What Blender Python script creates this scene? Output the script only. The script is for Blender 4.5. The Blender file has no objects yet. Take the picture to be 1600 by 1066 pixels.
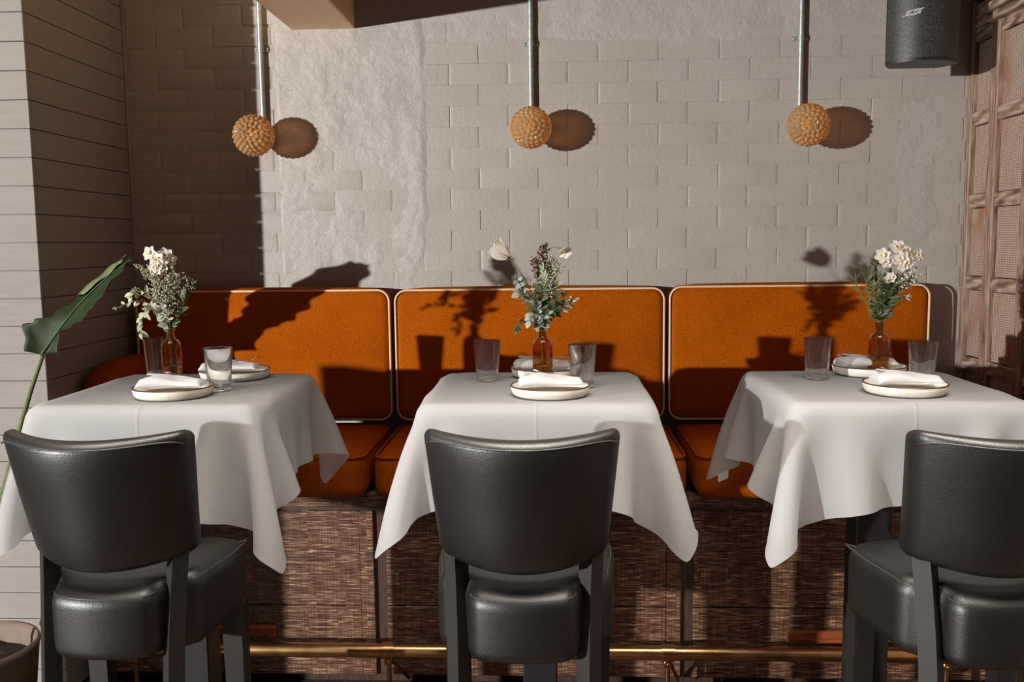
import bpy, bmesh, math, random
import numpy as np
from mathutils import Vector, Matrix, noise
random.seed(7); NR = np.random.RandomState(5)
sc = bpy.context.scene; COL = sc.collection
H = 1.57                      # eye height; heights below are given above the floor

# ------------------------------------------------------------------ camera, light, exposure
def setup_camera():
    f, yaw, pitch, roll = 1419.8, .0454, .1071, .0115
    fw = Vector((-math.sin(yaw)*math.cos(pitch), math.cos(yaw)*math.cos(pitch), -math.sin(pitch)))
    r0 = Vector((math.cos(yaw), math.sin(yaw), 0)); u0 = r0.cross(fw)
    r = r0*math.cos(roll) - u0*math.sin(roll); u = u0*math.cos(roll) + r0*math.sin(roll)
    cd = bpy.data.cameras.new('camera'); cam = bpy.data.objects.new('camera', cd); COL.objects.link(cam)
    m = Matrix((r, u, -fw)).transposed().to_4x4(); m.translation = (0, 0, H)
    cam.matrix_world = m
    cd.sensor_fit = 'HORIZONTAL'; cd.sensor_width = 36; cd.lens = 36*f/1600; cd.clip_start = .05
    sc.camera = cam
setup_camera()

w = bpy.data.worlds.new('world'); sc.world = w; w.use_nodes = True
bg = w.node_tree.nodes['Background']; bg.inputs[0].default_value = (1.0, .30, .16, 1); bg.inputs[1].default_value = .022

def lamp(name, kind, loc, energy, color, **k):
    d = bpy.data.lights.new(name, kind); d.energy = energy; d.color = color
    for a, b in k.items(): setattr(d, a, b)
    o = bpy.data.objects.new(name, d); o.location = loc; COL.objects.link(o); return o
KEY = (-5.83, -2.43, H+.236)
lamp('low_sun', 'POINT', KEY, 3350, (1.0, .985, .95), shadow_soft_size=.05)
cl_ = lamp('table_fill', 'AREA', (-.1, 1.55, 2.70), 58, (1.0, .89, .78), shape='RECTANGLE', size=3.0, size_y=.7, spread=math.radians(86))  # added fill lamp above the tables, stands in for room light

vs = sc.view_settings; vs.view_transform = 'Standard'; vs.look = 'None'; vs.exposure = 0; vs.gamma = 1; vs.use_curve_mapping = False

# ------------------------------------------------------------------ materials
MATS = {}
class NT:
    def __init__(s, name):
        s.m = bpy.data.materials.new(name); s.m.use_nodes = True; s.t = s.m.node_tree
        s.b = s.t.nodes['Principled BSDF']; s.out = s.t.nodes['Material Output']; MATS[name] = s.m
    def n(s, t, **k):
        x = s.t.nodes.new('ShaderNode'+t)
        for a, b in k.items(): setattr(x, a, b)
        return x
    def l(s, a, b): s.t.links.new(a, b)
    def set(s, **k):
        for a, b in k.items():
            i = s.b.inputs[a.replace('_', ' ')]
            i.default_value = (*b, 1) if isinstance(b, tuple) and len(b) == 3 else b
        return s
    def pos(s, scale=(1, 1, 1), rot=(0, 0, 0), obj=False):
        g = s.n('TexCoord').outputs['Object'] if obj else s.n('NewGeometry').outputs['Position']
        mp = s.n('Mapping'); mp.inputs['Scale'].default_value = scale; mp.inputs['Rotation'].default_value = rot
        s.l(g, mp.inputs[0]); return mp.outputs[0]
    def noise(s, vec, scale, detail=3, rough=.55, dist=0):
        x = s.n('TexNoise'); x.inputs['Scale'].default_value = scale; x.inputs['Detail'].default_value = detail
        x.inputs['Roughness'].default_value = rough; x.inputs['Distortion'].default_value = dist
        s.l(vec, x.inputs['Vector']); return x.outputs['Fac']
    def ramp(s, fac, *stops):
        x = s.n('ValToRGB'); e = x.color_ramp.elements
        while len(e) < len(stops): e.new(.5)
        for i, (p, c) in enumerate(stops): e[i].position = p; e[i].color = (*c, 1)
        s.l(fac, x.inputs[0]); return x.outputs[0]
    def math(s, op, a, b=None):
        x = s.n('Math', operation=op)
        for i, v in enumerate((a, b)):
            if v is None: continue
            if hasattr(v, 'node'): s.l(v, x.inputs[i])
            else: x.inputs[i].default_value = v
        return x.outputs[0]
    def mix(s, fac, a, b, blend='MIX'):
        x = s.n('Mix', data_type='RGBA', blend_type=blend)
        for i, v in ((0, fac), (6, a), (7, b)):
            if hasattr(v, 'node'): s.l(v, x.inputs[i])
            else: x.inputs[i].default_value = (*v, 1) if isinstance(v, tuple) else v
        return x.outputs[2]
    def color(s, sock): s.l(sock, s.b.inputs['Base Color']); return s
    def bump(s, h, strength=.3, dist=.01, chain=None):
        x = s.n('Bump'); x.inputs['Strength'].default_value = strength; x.inputs['Distance'].default_value = dist
        s.l(h, x.inputs['Height'])
        if chain: s.l(chain, x.inputs['Normal'])
        s.l(x.outputs[0], s.b.inputs['Normal']); return x.outputs[0]

def simple(name, col, rough=.5, metal=0, var=.15, scale=30, bump=0, stretch=(1, 1, 1), spec=.5):
    t = NT(name).set(Roughness=rough, Metallic=metal); t.b.inputs['Specular IOR Level'].default_value = spec
    v = t.pos(stretch, obj=True); f = t.noise(v, scale)
    t.color(t.ramp(f, (.3, tuple(c*(1-var) for c in col)), (.7, tuple(min(1, c*(1+var)) for c in col))))
    if bump: t.bump(f, bump, .004)
    return t.m

# painted brick
t = NT('wall_paint').set(Roughness=.52); t.b.inputs['Specular IOR Level'].default_value = .42
p = t.pos()
c = t.ramp(t.noise(p, 2.2, 4), (.3, (.372, .328, .288)), (.7, (.412, .369, .328)))
t.color(c)
n1 = t.bump(t.noise(p, 380, 2), .16, .003)
n2 = t.bump(t.noise(p, 55, 5, .6), .30, .006, n1)
cr = t.ramp(t.noise(t.pos((1, 1, 1.6)), 9, 8, .62, 1.2), (.46, (1, 1, 1)), (.50, (0, 0, 0)), (.54, (1, 1, 1)))
t.bump(cr, .10, .006, n2)
# plaster with cracks and holes
t = NT('plaster_paint').set(Roughness=.5); t.b.inputs['Specular IOR Level'].default_value = .45
p = t.pos()
t.color(t.ramp(t.noise(p, 3, 4), (.3, (.385, .345, .31)), (.7, (.43, .388, .35))))
n1 = t.bump(t.noise(p, 300, 2), .2, .003)
n2 = t.bump(t.noise(p, 40, 6, .65, .4), .5, .008, n1)
vo = t.n('TexVoronoi', feature='DISTANCE_TO_EDGE'); vo.inputs['Scale'].default_value = 7
nz = t.n('TexNoise'); nz.inputs['Scale'].default_value = 12; nz.inputs['Detail'].default_value = 6; t.l(p, nz.inputs['Vector'])
t.l(t.mix(.22, p, nz.outputs['Color'], 'ADD'), vo.inputs['Vector'])
t.bump(t.ramp(vo.outputs['Distance'], (0, (0, 0, 0)), (.02, (1, 1, 1))), .25, .006, n2)

# painted tongue and groove boards
t = NT('board_paint').set(Roughness=.75); t.b.inputs['Specular IOR Level'].default_value = .15
p = t.pos((2, 2, 14))
t.color(t.ramp(t.noise(p, 6, 4), (.3, (.262, .232, .208)), (.7, (.288, .258, .235))))
t.bump(t.noise(t.pos((3, 3, 60)), 8, 4), .12, .004)
t = NT('beam_paint').set(Roughness=.5, Base_Color=(.62, .40, .20))
t.color(t.ramp(t.noise(t.pos((1, .2, 1)), 14, 4), (.3, (.78, .52, .27)), (.7, (.88, .60, .33))))
simple('ceiling_paint', (.15, .06, .03), .7)
simple('floor_wood', (.075, .030, .014), .5, scale=6, stretch=(10, 1, 1), var=.4)

# velvet
t = NT('velvet').set(Roughness=.85, Sheen_Weight=.04, Sheen_Roughness=.4); t.b.inputs['Specular IOR Level'].default_value = .03
t.b.inputs['Sheen Tint'].default_value = (1, .55, .15, 1)
p = t.pos(obj=True)
cc = t.ramp(t.noise(p, 5, 5, .6), (.3, (.345, .072, .0025)), (.7, (.43, .094, .0035)))
sp = t.ramp(t.noise(t.pos((1, 1, 2.2), obj=True), 230, 3), (.36, (.60, .58, .5)), (.66, (1.2, 1.2, 1.2)))
t.color(t.mix(1, cc, sp, 'MULTIPLY')); t.bump(t.noise(p, 420, 2), .25, .002)
simple('piping', (.72, .52, .33), .7, var=.12, scale=200)
# woven vinyl on the banquette front
t = NT('woven').set(Roughness=.42); t.b.inputs['Specular IOR Level'].default_value = .4
g = t.n('NewGeometry').outputs['Position']; sx = t.n('SeparateXYZ'); t.l(g, sx.inputs[0])
row = t.math('FLOOR', t.math('MULTIPLY', sx.outputs[2], 14)); wn = t.n('TexWhiteNoise', noise_dimensions='1D'); t.l(row, wn.inputs['W'])
blk = t.math('FLOOR', t.math('ADD', t.math('MULTIPLY', sx.outputs[0], 9.5), t.math('MULTIPLY', wn.outputs[0], .35)))
cb = t.n('CombineXYZ'); t.l(t.math('MULTIPLY', sx.outputs[0], 16), cb.inputs[0]); t.l(t.math('MULTIPLY', sx.outputs[2], 260), cb.inputs[2]); t.l(t.math('MULTIPLY', blk, 7.3), cb.inputs[1])
f1 = t.noise(cb.outputs[0], 1, 3, .6)
f2 = t.noise(t.pos((220, 1, 6)), 1, 2)
wf = t.math('ADD', t.math('MULTIPLY', f1, .8), t.math('MULTIPLY', f2, .2))
t.color(t.ramp(wf, (.36, (.030, .010, .006)), (.50, (.105, .046, .026)), (.60, (.26, .15, .09)), (.68, (.52, .36, .25))))
t.bump(wf, .4, .004)
simple('dark_trim', (.055, .028, .018), .5, var=.4, scale=120, stretch=(1, 1, .1))
simple('brass', (.62, .36, .17), .28, 1, var=.25, scale=14)
simple('copper_wood', (.30, .085, .03), .35, var=.25, scale=20, stretch=(1, 1, 6))
# leather
t = NT('leather').set(Roughness=.44); t.b.inputs['Specular IOR Level'].default_value = .65
p = t.pos(obj=True)
t.color(t.ramp(t.noise(p, 6, 4), (.3, (.0045, .0042, .0036)), (.7, (.0075, .0072, .006))))
vo = t.n('TexVoronoi'); vo.inputs['Scale'].default_value = 330; t.l(p, vo.inputs['Vector'])
n1 = t.bump(vo.outputs['Distance'], .14, .0016); t.bump(t.noise(p, 12, 2), .10, .01, n1)
simple('leather_seam', (.03, .03, .03), .45)
simple('black_wood', (.009, .007, .006), .6, var=.35, scale=26, stretch=(8, 8, 1), bump=.03)
simple('black_metal', (.012, .012, .012), .45)
# linen
def cloth_mat(name, col, trans):
    t = NT(name).set(Roughness=.85, Base_Color=col); t.b.inputs['Specular IOR Level'].default_value = .2
    p = t.pos(obj=True)
    t.color(t.ramp(t.noise(p, 5, 4), (.3, tuple(c*.965 for c in col)), (.7, col)))
    wv = t.math('ADD', t.noise(t.pos((900, 30, 30), obj=True), 1, 1), t.noise(t.pos((30, 900, 900), obj=True), 1, 1))
    n1 = t.bump(wv, .10, .001); n1 = t.bump(t.noise(p, 26, 4), .08, .008, n1)
    if name == 'tablecloth':                 # pressed fold lines
        sp_ = t.n('SeparateXYZ'); t.l(p, sp_.inputs[0]); pulse = []
        for ax, at_ in ((0, .0), (1, .05)):
            pulse.append(t.math('POWER', t.math('MAXIMUM', t.math('SUBTRACT', 1., t.math('MULTIPLY', t.math('ABSOLUTE', t.math('SUBTRACT', sp_.outputs[ax], at_)), 140)), 0.), 1.5))
        t.bump(t.math('MAXIMUM', pulse[0], pulse[1]), .35, .004, n1)
    tr = t.n('BsdfTranslucent'); tr.inputs[0].default_value = (*col, 1)
    mx = t.n('MixShader'); mx.inputs[0].default_value = trans
    t.l(t.b.outputs[0], mx.inputs[1]); t.l(tr.outputs[0], mx.inputs[2]); t.l(mx.outputs[0], t.out.inputs[0])
cloth_mat('tablecloth', (.66, .665, .67), .62)
cloth_mat('napkin', (.64, .645, .66), .25)
t = NT('stoneware').set(Roughness=.35)
t.color(t.ramp(t.noise(t.pos(obj=True), 40, 4), (.3, (.62, .57, .49)), (.7, (.70, .65, .57))))
simple('rim_glaze', (.05, .035, .025), .3)
simple('steel', (.45, .44, .43), .22, 1, var=.1)
simple('galvanised', (.42, .44, .42), .52, .7, var=.2, scale=60)
def glass(name, col, rough=0., ior=1.45, clear=0.):
    t = NT(name).set(Roughness=rough, IOR=ior, Transmission_Weight=1.0, Base_Color=col)
    if clear:
        tr = t.n('BsdfTransparent'); tr.inputs[0].default_value = (*col, 1)
        mx = t.n('MixShader'); mx.inputs[0].default_value = clear
        t.l(t.b.outputs[0], mx.inputs[1]); t.l(tr.outputs[0], mx.inputs[2]); t.l(mx.outputs[0], t.out.inputs[0])
    return t.m
glass('clear_glass', (.98, .99, .98), 0, 1.45, .10)
glass('amber_glass', (.80, .48, .18), .02, 1.45, .10)
glass('water', (1, .93, .82), 0, 1.33)
t = NT('globe_glass').set(Roughness=.07, IOR=1.5, Transmission_Weight=.72, Base_Color=(.92, .55, .18))
t.color(t.ramp(t.noise(t.pos(obj=True), 30, 3), (.3, (1.0, .60, .23)), (.7, (1.0, .82, .48))))
tr = t.n('BsdfTransparent'); tr.inputs[0].default_value = (.95, .5, .2, 1); mx = t.n('MixShader'); mx.inputs[0].default_value = .24
t.l(t.b.outputs[0], mx.inputs[1]); t.l(tr.outputs[0], mx.inputs[2]); t.l(mx.outputs[0], t.out.inputs[0])
# right wall: limed wood and woven panels
t = NT('limed_wood').set(Roughness=.65)
wv = t.n('TexWave', wave_type='RINGS', rings_direction='X'); wv.inputs['Scale'].default_value = 9; wv.inputs['Distortion'].default_value = 10; wv.inputs['Detail'].default_value = 3; wv.inputs['Detail Scale'].default_value = 1.2
t.l(t.pos((1, .35, 1.0)), wv.inputs['Vector'])
fw = t.math('ADD', t.math('MULTIPLY', wv.outputs['Fac'], .30), t.math('MULTIPLY', t.noise(t.pos((1, 10, 90)), 1, 4), .80))
t.color(t.ramp(fw, (.30, (.10, .055, .035)), (.55, (.30, .20, .145)), (.80, (.48, .36, .285)))); t.bump(fw, .35, .004)
t = NT('limed_wood_upright').set(Roughness=.65)
fw = t.noise(t.pos((90, 90, 7)), 1, 5, .6)
t.color(t.ramp(fw, (.32, (.12, .06, .035)), (.52, (.29, .185, .13)), (.72, (.47, .35, .275)))); t.bump(fw, .35, .004)
t = NT('mesh_panel').set(Roughness=.7)
g = t.n('NewGeometry').outputs['Position']; sx = t.n('SeparateXYZ'); t.l(g, sx.inputs[0])
wob = t.math('MULTIPLY', t.noise(t.pos(), 30, 2), 3.0)
sy = t.math('ABSOLUTE', t.math('SINE', t.math('ADD', t.math('MULTIPLY', sx.outputs[1], math.pi/.0115), wob)))
sz = t.math('ABSOLUTE', t.math('SINE', t.math('ADD', t.math('MULTIPLY', sx.outputs[2], math.pi/.0080), wob)))
grid = t.math('MAXIMUM', t.math('POWER', sy, 3), t.math('POWER', sz, 3))
worn = t.ramp(t.noise(t.pos((1, 2.6, 1.2)), 3.0, 4, .6), (.52, (0, 0, 0)), (.70, (1, 1, 1)))
cd_ = t.mix(grid, (.15, .08, .05), (.52, .405, .32)); cw = t.mix(grid, (.20, .075, .035), (.42, .20, .105))
t.color(t.mix(worn, cd_, cw)); t.bump(grid, .6, .004)
simple('dark_gap', (.05, .02, .012), .8)
simple('speaker_shell', (.014, .014, .015), .42)
t = NT('speaker_grille').set(Roughness=.45)
vo = t.n('TexVoronoi'); vo.inputs['Scale'].default_value = 260; t.l(t.pos(obj=True), vo.inputs['Vector'])
t.color(t.ramp(vo.outputs['Distance'], (.2, (.006, .006, .006)), (.7, (.055, .054, .048)))); t.bump(vo.outputs['Distance'], .2, .002)
simple('logo_silver', (.75, .75, .72), .35, .4)
# plants
def leafm(name, a, b, trans=.25, rough=.45):
    t = NT(name).set(Roughness=rough); t.b.inputs['Specular IOR Level'].default_value = .28
    c = t.ramp(t.noise(t.pos(obj=True), 60, 3), (.3, a), (.7, b)); t.color(c)
    tr = t.n('BsdfTranslucent'); t.l(c, tr.inputs[0]); mx = t.n('MixShader'); mx.inputs[0].default_value = trans
    t.l(t.b.outputs[0], mx.inputs[1]); t.l(tr.outputs[0], mx.inputs[2]); t.l(mx.outputs[0], t.out.inputs[0])
leafm('big_leaf', (.018, .034, .010), (.032, .052, .017), .10, .6)
leafm('leaf_underside', (.13, .17, .075), (.19, .23, .11), .15, .5)
leafm('leaf_vein', (.05, .075, .03), (.07, .10, .04), .1)
leafm('stem_green', (.11, .14, .055), (.17, .20, .09), .1)
leafm('stem_red', (.20, .07, .035), (.26, .10, .05), .1)
leafm('eucalyptus', (.27, .30, .25), (.40, .43, .36), .2)
leafm('olive_leaf', (.07, .088, .04), (.16, .18, .085), .2)
leafm('pale_leaf', (.40, .44, .30), (.52, .55, .40), .3)
leafm('variegated', (.22, .27, .12), (.72, .70, .52), .2)
leafm('dark_leaf', (.035, .05, .022), (.07, .09, .04), .15)
leafm('white_petal', (.86, .80, .74), (.92, .88, .82), .35, .6)
leafm('blush_petal', (.86, .78, .72), (.92, .86, .80), .4, .6)
leafm('cream_cup', (.88, .76, .50), (.92, .84, .62), .2, .6)
leafm('bud_cream', (.52, .46, .34), (.68, .60, .46), .2, .6)
leafm('bud_dark', (.06, .03, .025), (.10, .05, .04), .05, .5)
simple('soil', (.03, .02, .014), .95, var=.4, bump=.6)
simple('terracotta', (.17, .12, .09), .75, var=.25, scale=9, bump=.25)
simple('bulb', (.75, .62, .45), .3)

# ------------------------------------------------------------------ mesh helpers
def mesh(name, V, F, mat, smooth=False, auto=None):
    me = bpy.data.meshes.new(name)
    me.from_pydata([tuple(v) for v in V], [], [tuple(int(i) for i in f) for f in F]); me.update()
    mats = mat if isinstance(mat, (list, tuple)) else [mat]
    for m in mats: me.materials.append(MATS[m])
    if smooth:
        me.polygons.foreach_set('use_smooth', [True]*len(me.polygons))
        if auto: me.set_sharp_from_angle(angle=math.radians(auto))
    return me
def ob(name, me, parent=None, loc=(0, 0, 0), rot=(0, 0, 0), kind=None):
    o = bpy.data.objects.new(name, me); COL.objects.link(o); o.location = loc; o.rotation_euler = rot
    if parent: o.parent = parent
    if kind: o['kind'] = kind
    return o
def thing(name, label, cat, loc=(0, 0, 0), rot=(0, 0, 0), group=None, me=None):
    o = ob(name, me, None, loc, rot); o['label'] = label; o['category'] = cat
    if group: o['group'] = group
    return o
def merge(*parts):
    V = []; F = []
    for v, f in parts:
        n = len(V); V += [tuple(a) for a in v]; F += [tuple(i+n for i in q) for q in f]
    return V, F
def box(x0, x1, y0, y1, z0, z1, b=0.0):
    """box with optional chamfer"""
    if b <= 0:
        V = [(x, y, z) for z in (z0, z1) for y in (y0, y1) for x in (x0, x1)]
        return V, [(0, 2, 3, 1), (4, 5, 7, 6), (0, 1, 5, 4), (2, 6, 7, 3), (0, 4, 6, 2), (1, 3, 7, 5)]
    bm = bmesh.new(); bmesh.ops.create_cube(bm, size=1)
    bmesh.ops.scale(bm, vec=(x1-x0, y1-y0, z1-z0), verts=bm.verts)
    bmesh.ops.bevel(bm, geom=bm.edges[:], offset=b, segments=1, affect='EDGES', profile=.5)
    bmesh.ops.translate(bm, vec=((x0+x1)/2, (y0+y1)/2, (z0+z1)/2), verts=bm.verts)
    bm.verts.index_update()
    V = [tuple(v.co) for v in bm.verts]; F = [tuple(v.index for v in f.verts) for f in bm.faces]; bm.free(); return V, F
def rbox(hx, hy, hz, r, n=(10, 4, 10), e=3):
    """rounded box centred on 0: grid faces, edges rounded by radius r; numpy verts, faces"""
    def axis(h, k):
        a = list(np.linspace(-h, -h+r, e+1)) + list(np.linspace(-h+r, h-r, k+1))[1:-1] + list(np.linspace(h-r, h, e+1))
        return a
    ax = [axis(hx, n[0]), axis(hy, n[1]), axis(hz, n[2])]
    idx = {}; V = []; F = []
    def vid(p):
        k = tuple(round(c, 6) for c in p)
        if k not in idx: idx[k] = len(V); V.append(p)
        return idx[k]
    for a, b, c in ((0, 1, 2), (1, 2, 0), (2, 0, 1)):
        for s in (-1, 1):
            A, B = ax[a], ax[b]; Cv = ax[c][-1] if s > 0 else ax[c][0]
            for i in range(len(A)-1):
                for j in range(len(B)-1):
                    q = []
                    for di, dj in ((0, 0), (1, 0), (1, 1), (0, 1)):
                        p = [0, 0, 0]; p[a] = A[i+di]; p[b] = B[j+dj]; p[c] = Cv; q.append(vid(tuple(p)))
                    F.append(q if s > 0 else q[::-1])
    P = np.array(V); Hh = np.array([hx, hy, hz])
    inner = np.clip(P, -(Hh-r), Hh-r); d = P-inner; L = np.linalg.norm(d, axis=1, keepdims=True)+1e-12
    P = inner + d/L*r
    return P, F
def tube(pts, rad, n=6, closed=False, cap=True):
    P = [Vector(p) for p in pts]; m = len(P)
    rad = rad if hasattr(rad, '__len__') else [rad]*m
    V = []; F = []; up = None
    for i in range(m):
        a = P[(i-1) % m] if closed or i > 0 else P[i]; b = P[(i+1) % m] if closed or i < m-1 else P[i]
        t_ = (b-a).normalized()
        if up is None: up = Vector((0, 0, 1)) if abs(t_.z) < .9 else Vector((1, 0, 0))
        s = t_.cross(up); 
        if s.length < 1e-5: s = t_.cross(Vector((1, .3, 0)))
        s.normalize(); up = s.cross(t_).normalized()
        for k in range(n):
            an = 2*math.pi*k/n; V.append(P[i] + (s*math.cos(an)+up*math.sin(an))*rad[i])
    for i in range(m if closed else m-1):
        j = (i+1) % m
        for k in range(n):
            k2 = (k+1) % n; F.append((i*n+k, i*n+k2, j*n+k2, j*n+k))
    if cap and not closed: F.append(tuple(range(n))[::-1]); F.append(tuple((m-1)*n+k for k in range(n)))
    return V, F
def lathe(prof, n=32, axis='z'):
    """prof: list of (r, z); r==0 collapses to a pole"""
    V = []; F = []; rings = []
    for r, z in prof:
        if r < 1e-6: rings.append([len(V)]); V.append((0, 0, z))
        else:
            rings.append(list(range(len(V), len(V)+n)))
            V += [(r*math.cos(2*math.pi*k/n), r*math.sin(2*math.pi*k/n), z) for k in range(n)]
    for a, b in zip(rings, rings[1:]):
        for k in range(n):
            k2 = (k+1) % n
            if len(a) == 1 and len(b) == 1: continue
            if len(a) == 1: F.append((a[0], b[k2], b[k]))
            elif len(b) == 1: F.append((a[k], a[k2], b[0]))
            else: F.append((a[k], a[k2], b[k2], b[k]))
    if axis == 'y': V = [(x, -z, y) for x, y, z in V]
    return V, F
def sstep(a, b, x): 
    q = np.clip((x-a)/(b-a), 0, 1); return q*q*(3-2*q)
def curve(pts, n=10):
    """Catmull-Rom through pts"""
    P = [Vector(p) for p in pts]; P = [P[0]*2-P[1]] + P + [P[-1]*2-P[-2]]; out = []
    for i in range(1, len(P)-2):
        for k in range(n):
            u = k/n; a, b, c, d = P[i-1:i+3]
            out.append(.5*((2*b)+(c-a)*u+(2*a-5*b+4*c-d)*u*u+(3*b-a-3*c+d)*u**3))
    out.append(P[-2]); return out
def rrect(x0, x1, z0, z1, r, k=6):
    out = []
    for cx, cz, a0 in ((x1-r, z1-r, 0), (x0+r, z1-r, 90), (x0+r, z0+r, 180), (x1-r, z0+r, 270)):
        for i in range(k+1):
            a = math.radians(a0+90*i/k); out.append((cx+r*math.cos(a), cz+r*math.sin(a)))
    return out

# ------------------------------------------------------------------ room
W = 3.65; RX = 1.60
V, F = box(-2.7, 1.9, -2.2, 3.9, -.06, 0); ob('floor', mesh('floor', V, F, 'floor_wood'), kind='structure')
V, F = box(-2.7, 1.9, .6, 3.9, 2.74, 2.80); ob('ceiling', mesh('ceiling', V, F, 'ceiling_paint'), kind='structure')
V, F = box(-2.7, 1.9, W, W+.15, 0, 2.74); wall = ob('wall_back', mesh('wall_back', V, F, 'wall_paint'), kind='structure')
# painted bricks
def brick_mesh(L, h, rough):
    d = .0030+random.uniform(-.0003, .0003)*rough; e = random.uniform(.004, .009); V = []; F = []
    gz = random.uniform(.0, .00018)*rough*rough*rough; gx = random.choice((.0002, .0006, .0013, .0026))*min(rough, 1.6)
    j = lambda s: random.uniform(-s, s)
    X = [-L/2, -L/2+e, -L/2+e*1.7, L/2-e*1.7, L/2-e, L/2]; Z = [-h/2, -h/2+.006, h/2-.006, h/2]
    for k, z_ in enumerate(Z):
        for i, x_ in enumerate(X):
            dep = d-(gx if i in (0, 5) else .12*gx if i in (1, 4) else 0)-(gz if k in (0, 3) else 0)+j(.00012*rough)
            V.append((x_+j(.001), -dep, z_+(j(.002) if k in (1, 2) else 0)))
    for k in range(3):
        for i in range(5): a = k*6+i; F.append((a, a+1, a+7, a+6))
    n0 = len(V); ring = [0, 1, 2, 3, 4, 5, 11, 17, 23, 22, 21, 20, 19, 18, 12, 6]
    V += [(V[a][0], .004, V[a][2]) for a in ring]
    for k in range(16): F.append((ring[k], n0+k, n0+(k+1) % 16, ring[(k+1) % 16]))
    return mesh('brick', V, F, 'wall_paint', True, 35)
PX0, PX1 = -1.06, -.62          # rendered strip
pitch = .081; L0 = .234
row = 0; z = 1.30
while z < 2.62:
    x = -1.72 - (L0*.5 if row % 2 else 0) + .03
    while x < RX:
        x0, x1 = max(x, -1.71), min(x+L0, RX)
        if x1-x0 > .05:
            rough = 1 + (1.6 if x < -.95 else 0) + (1.2 if z > 2.33 else 0)
            ob('brick', brick_mesh(x1-x0-.002, pitch-.0008, rough), wall, ((x0+x1)/2, W, z+pitch/2))
        x += L0
    z += pitch; row += 1
# lumpy render strip over the bricks, and along the top
def plaster(x0, x1, z0, z1, nx, nz, amp, fade, seed, left_sharp):
    V = []; F = []
    for i in range(nx+1):
        for k in range(nz+1):
            x = x0+(x1-x0)*i/nx; zz = z0+(z1-z0)*k/nz
            p = Vector((x*3.1+seed, zz*3.1, seed)); 
            n_ = noise.fractal(p, 1.0, 2.1, 4)+.5*noise.fractal(p*4.3, .9, 2.2, 4)
            ed = min((x-x0)/(fade*.3 if left_sharp else fade), (x1-x)/fade, (zz-z0)/fade, (z1-zz)/fade, 1)
            wob = .5*noise.noise(Vector((x*9, zz*9, seed)))
            ed = max(0, min(1, ed*1.5+wob*(1-ed)))
            V.append((x, W+.002-ed*(.0062+amp*n_), zz))
    for i in range(nx):
        for k in range(nz):
            a = i*(nz+1)+k; F.append((a, a+nz+1, a+nz+2, a+1))
    return mesh('plaster_patch', V, F, 'plaster_paint', True)
ob('plaster_patch', plaster(-1.10, -.47, 1.28, 2.5, 100, 180, .006, .07, 3.3, True), wall)
ob('plaster_patch', plaster(-.62, RX, 2.31, 2.60, 200, 34, .0035, .09, 8.1, False), wall)
ob('plaster_patch', plaster(1.25, RX, 1.40, 2.2, 50, 90, .003, .2, 5.7, False), wall)

# boarded return on the left
CX, CY = -1.70, 2.95
V, F = box(-2.6, CX-.012, CY+.012, W, 0, 2.74); wl_ = ob('wall_left', mesh('wall_left', V, F, 'dark_trim'), kind='structure')
bp = .0925; off = .0155
fm = [mesh('plank', *box(-2.6, CX, 0, .014, .0012, bp-.0012, .0016), 'board_paint') for _ in range(1)][0]
sm = mesh('plank', *box(0, .014, 0, W-CY-.014, .0012, bp-.0012, .0016), 'board_paint')
k = 0
zz = -.09+off
while zz < 2.74:
    if zz > -.01:
        ob('plank', fm, wl_, (random.uniform(-.001, .0), CY, zz)); ob('plank', sm, wl_, (CX-.014, CY+.014, zz))
    zz += bp
V, F = tube([(CX+.004, W-.006, 0), (CX+.004, W-.006, 2.74)], .010, 6); ob('trim_1', mesh('trim_1', V, F, 'board_paint', True), kind='structure')

# unseen post left of the picture, added to shade the left back cushion
V, F = box(-2.06, -1.98, 1.90, 2.13, 0, H-.305, .004); ob('shade_post', mesh('shade_post', V, F, 'board_paint'), kind='structure')
V, F = box(-2.10, -1.98, 1.50, 1.90, H-.60, H-.40, .004); ob('shade_ledge', mesh('shade_ledge', V, F, 'board_paint'), kind='structure')  # unseen ledge on the post, added to keep light off the seat

# ceiling beam
V, F = box(-1.022, -.768, .6, W-.001, H+.845, 2.74, .004); bmo = ob('ceiling_beam', mesh('ceiling_beam', V, F, 'beam_paint'), kind='structure')

# panelled wall on the right
V, F = box(RX+.030, RX+.15, .6, W, 0, 2.74); wr = ob('wall_right', mesh('wall_right', V, F, 'dark_gap'), kind='structure')
ystile = [(3.65, 3.615)]; panels = []
y = 3.615
for k in range(5):
    panels.append((y, y-.140)); ystile.append((y-.140, y-.200)); y -= .200
    panels.append((y, y-.195)); ystile.append((y-.195, y-.255)); y -= .255
zr = []
zt = H+.785
while zt > -.2: zr.append((zt-.05, zt)); zt -= .3105
zr = [(max(a, 0), b) for a, b in zr if b > .05]
for a, b in ystile:
    V, F = box(0, .034, b+.001, a-.001, 0, 2.46, .003); ob('stile', mesh('stile', V, F, 'limed_wood_upright'), wr, (RX+.0, 0, 0))
for (a, b) in panels:
    for i, (z0, z1) in enumerate(zr):
        V, F = box(.004, .034, b+.001, a-.001, z0, z1, .003); ob('rail', mesh('rail', V, F, 'limed_wood'), wr, (RX+random.uniform(-.001, .001), 0, 0))
        zb = zr[i+1][1] if i+1 < len(zr) else 0
        if z0-zb > .06:
            # woven panel, a dark reveal along its far edge
            V, F = box(.016, .032, b+.003, a-.009, zb+.003, z0-.003, .002); ob('woven_panel', mesh('woven_panel', V, F, 'mesh_panel'), wr, (RX+.0, 0, 0))
zt = zr[0][1]
V, F = box(RX+.004, RX+.034, .6, W-.001, zt+.002, zt+.09, .004); ob('rail', mesh('rail', V, F, 'limed_wood'), wr)
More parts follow.
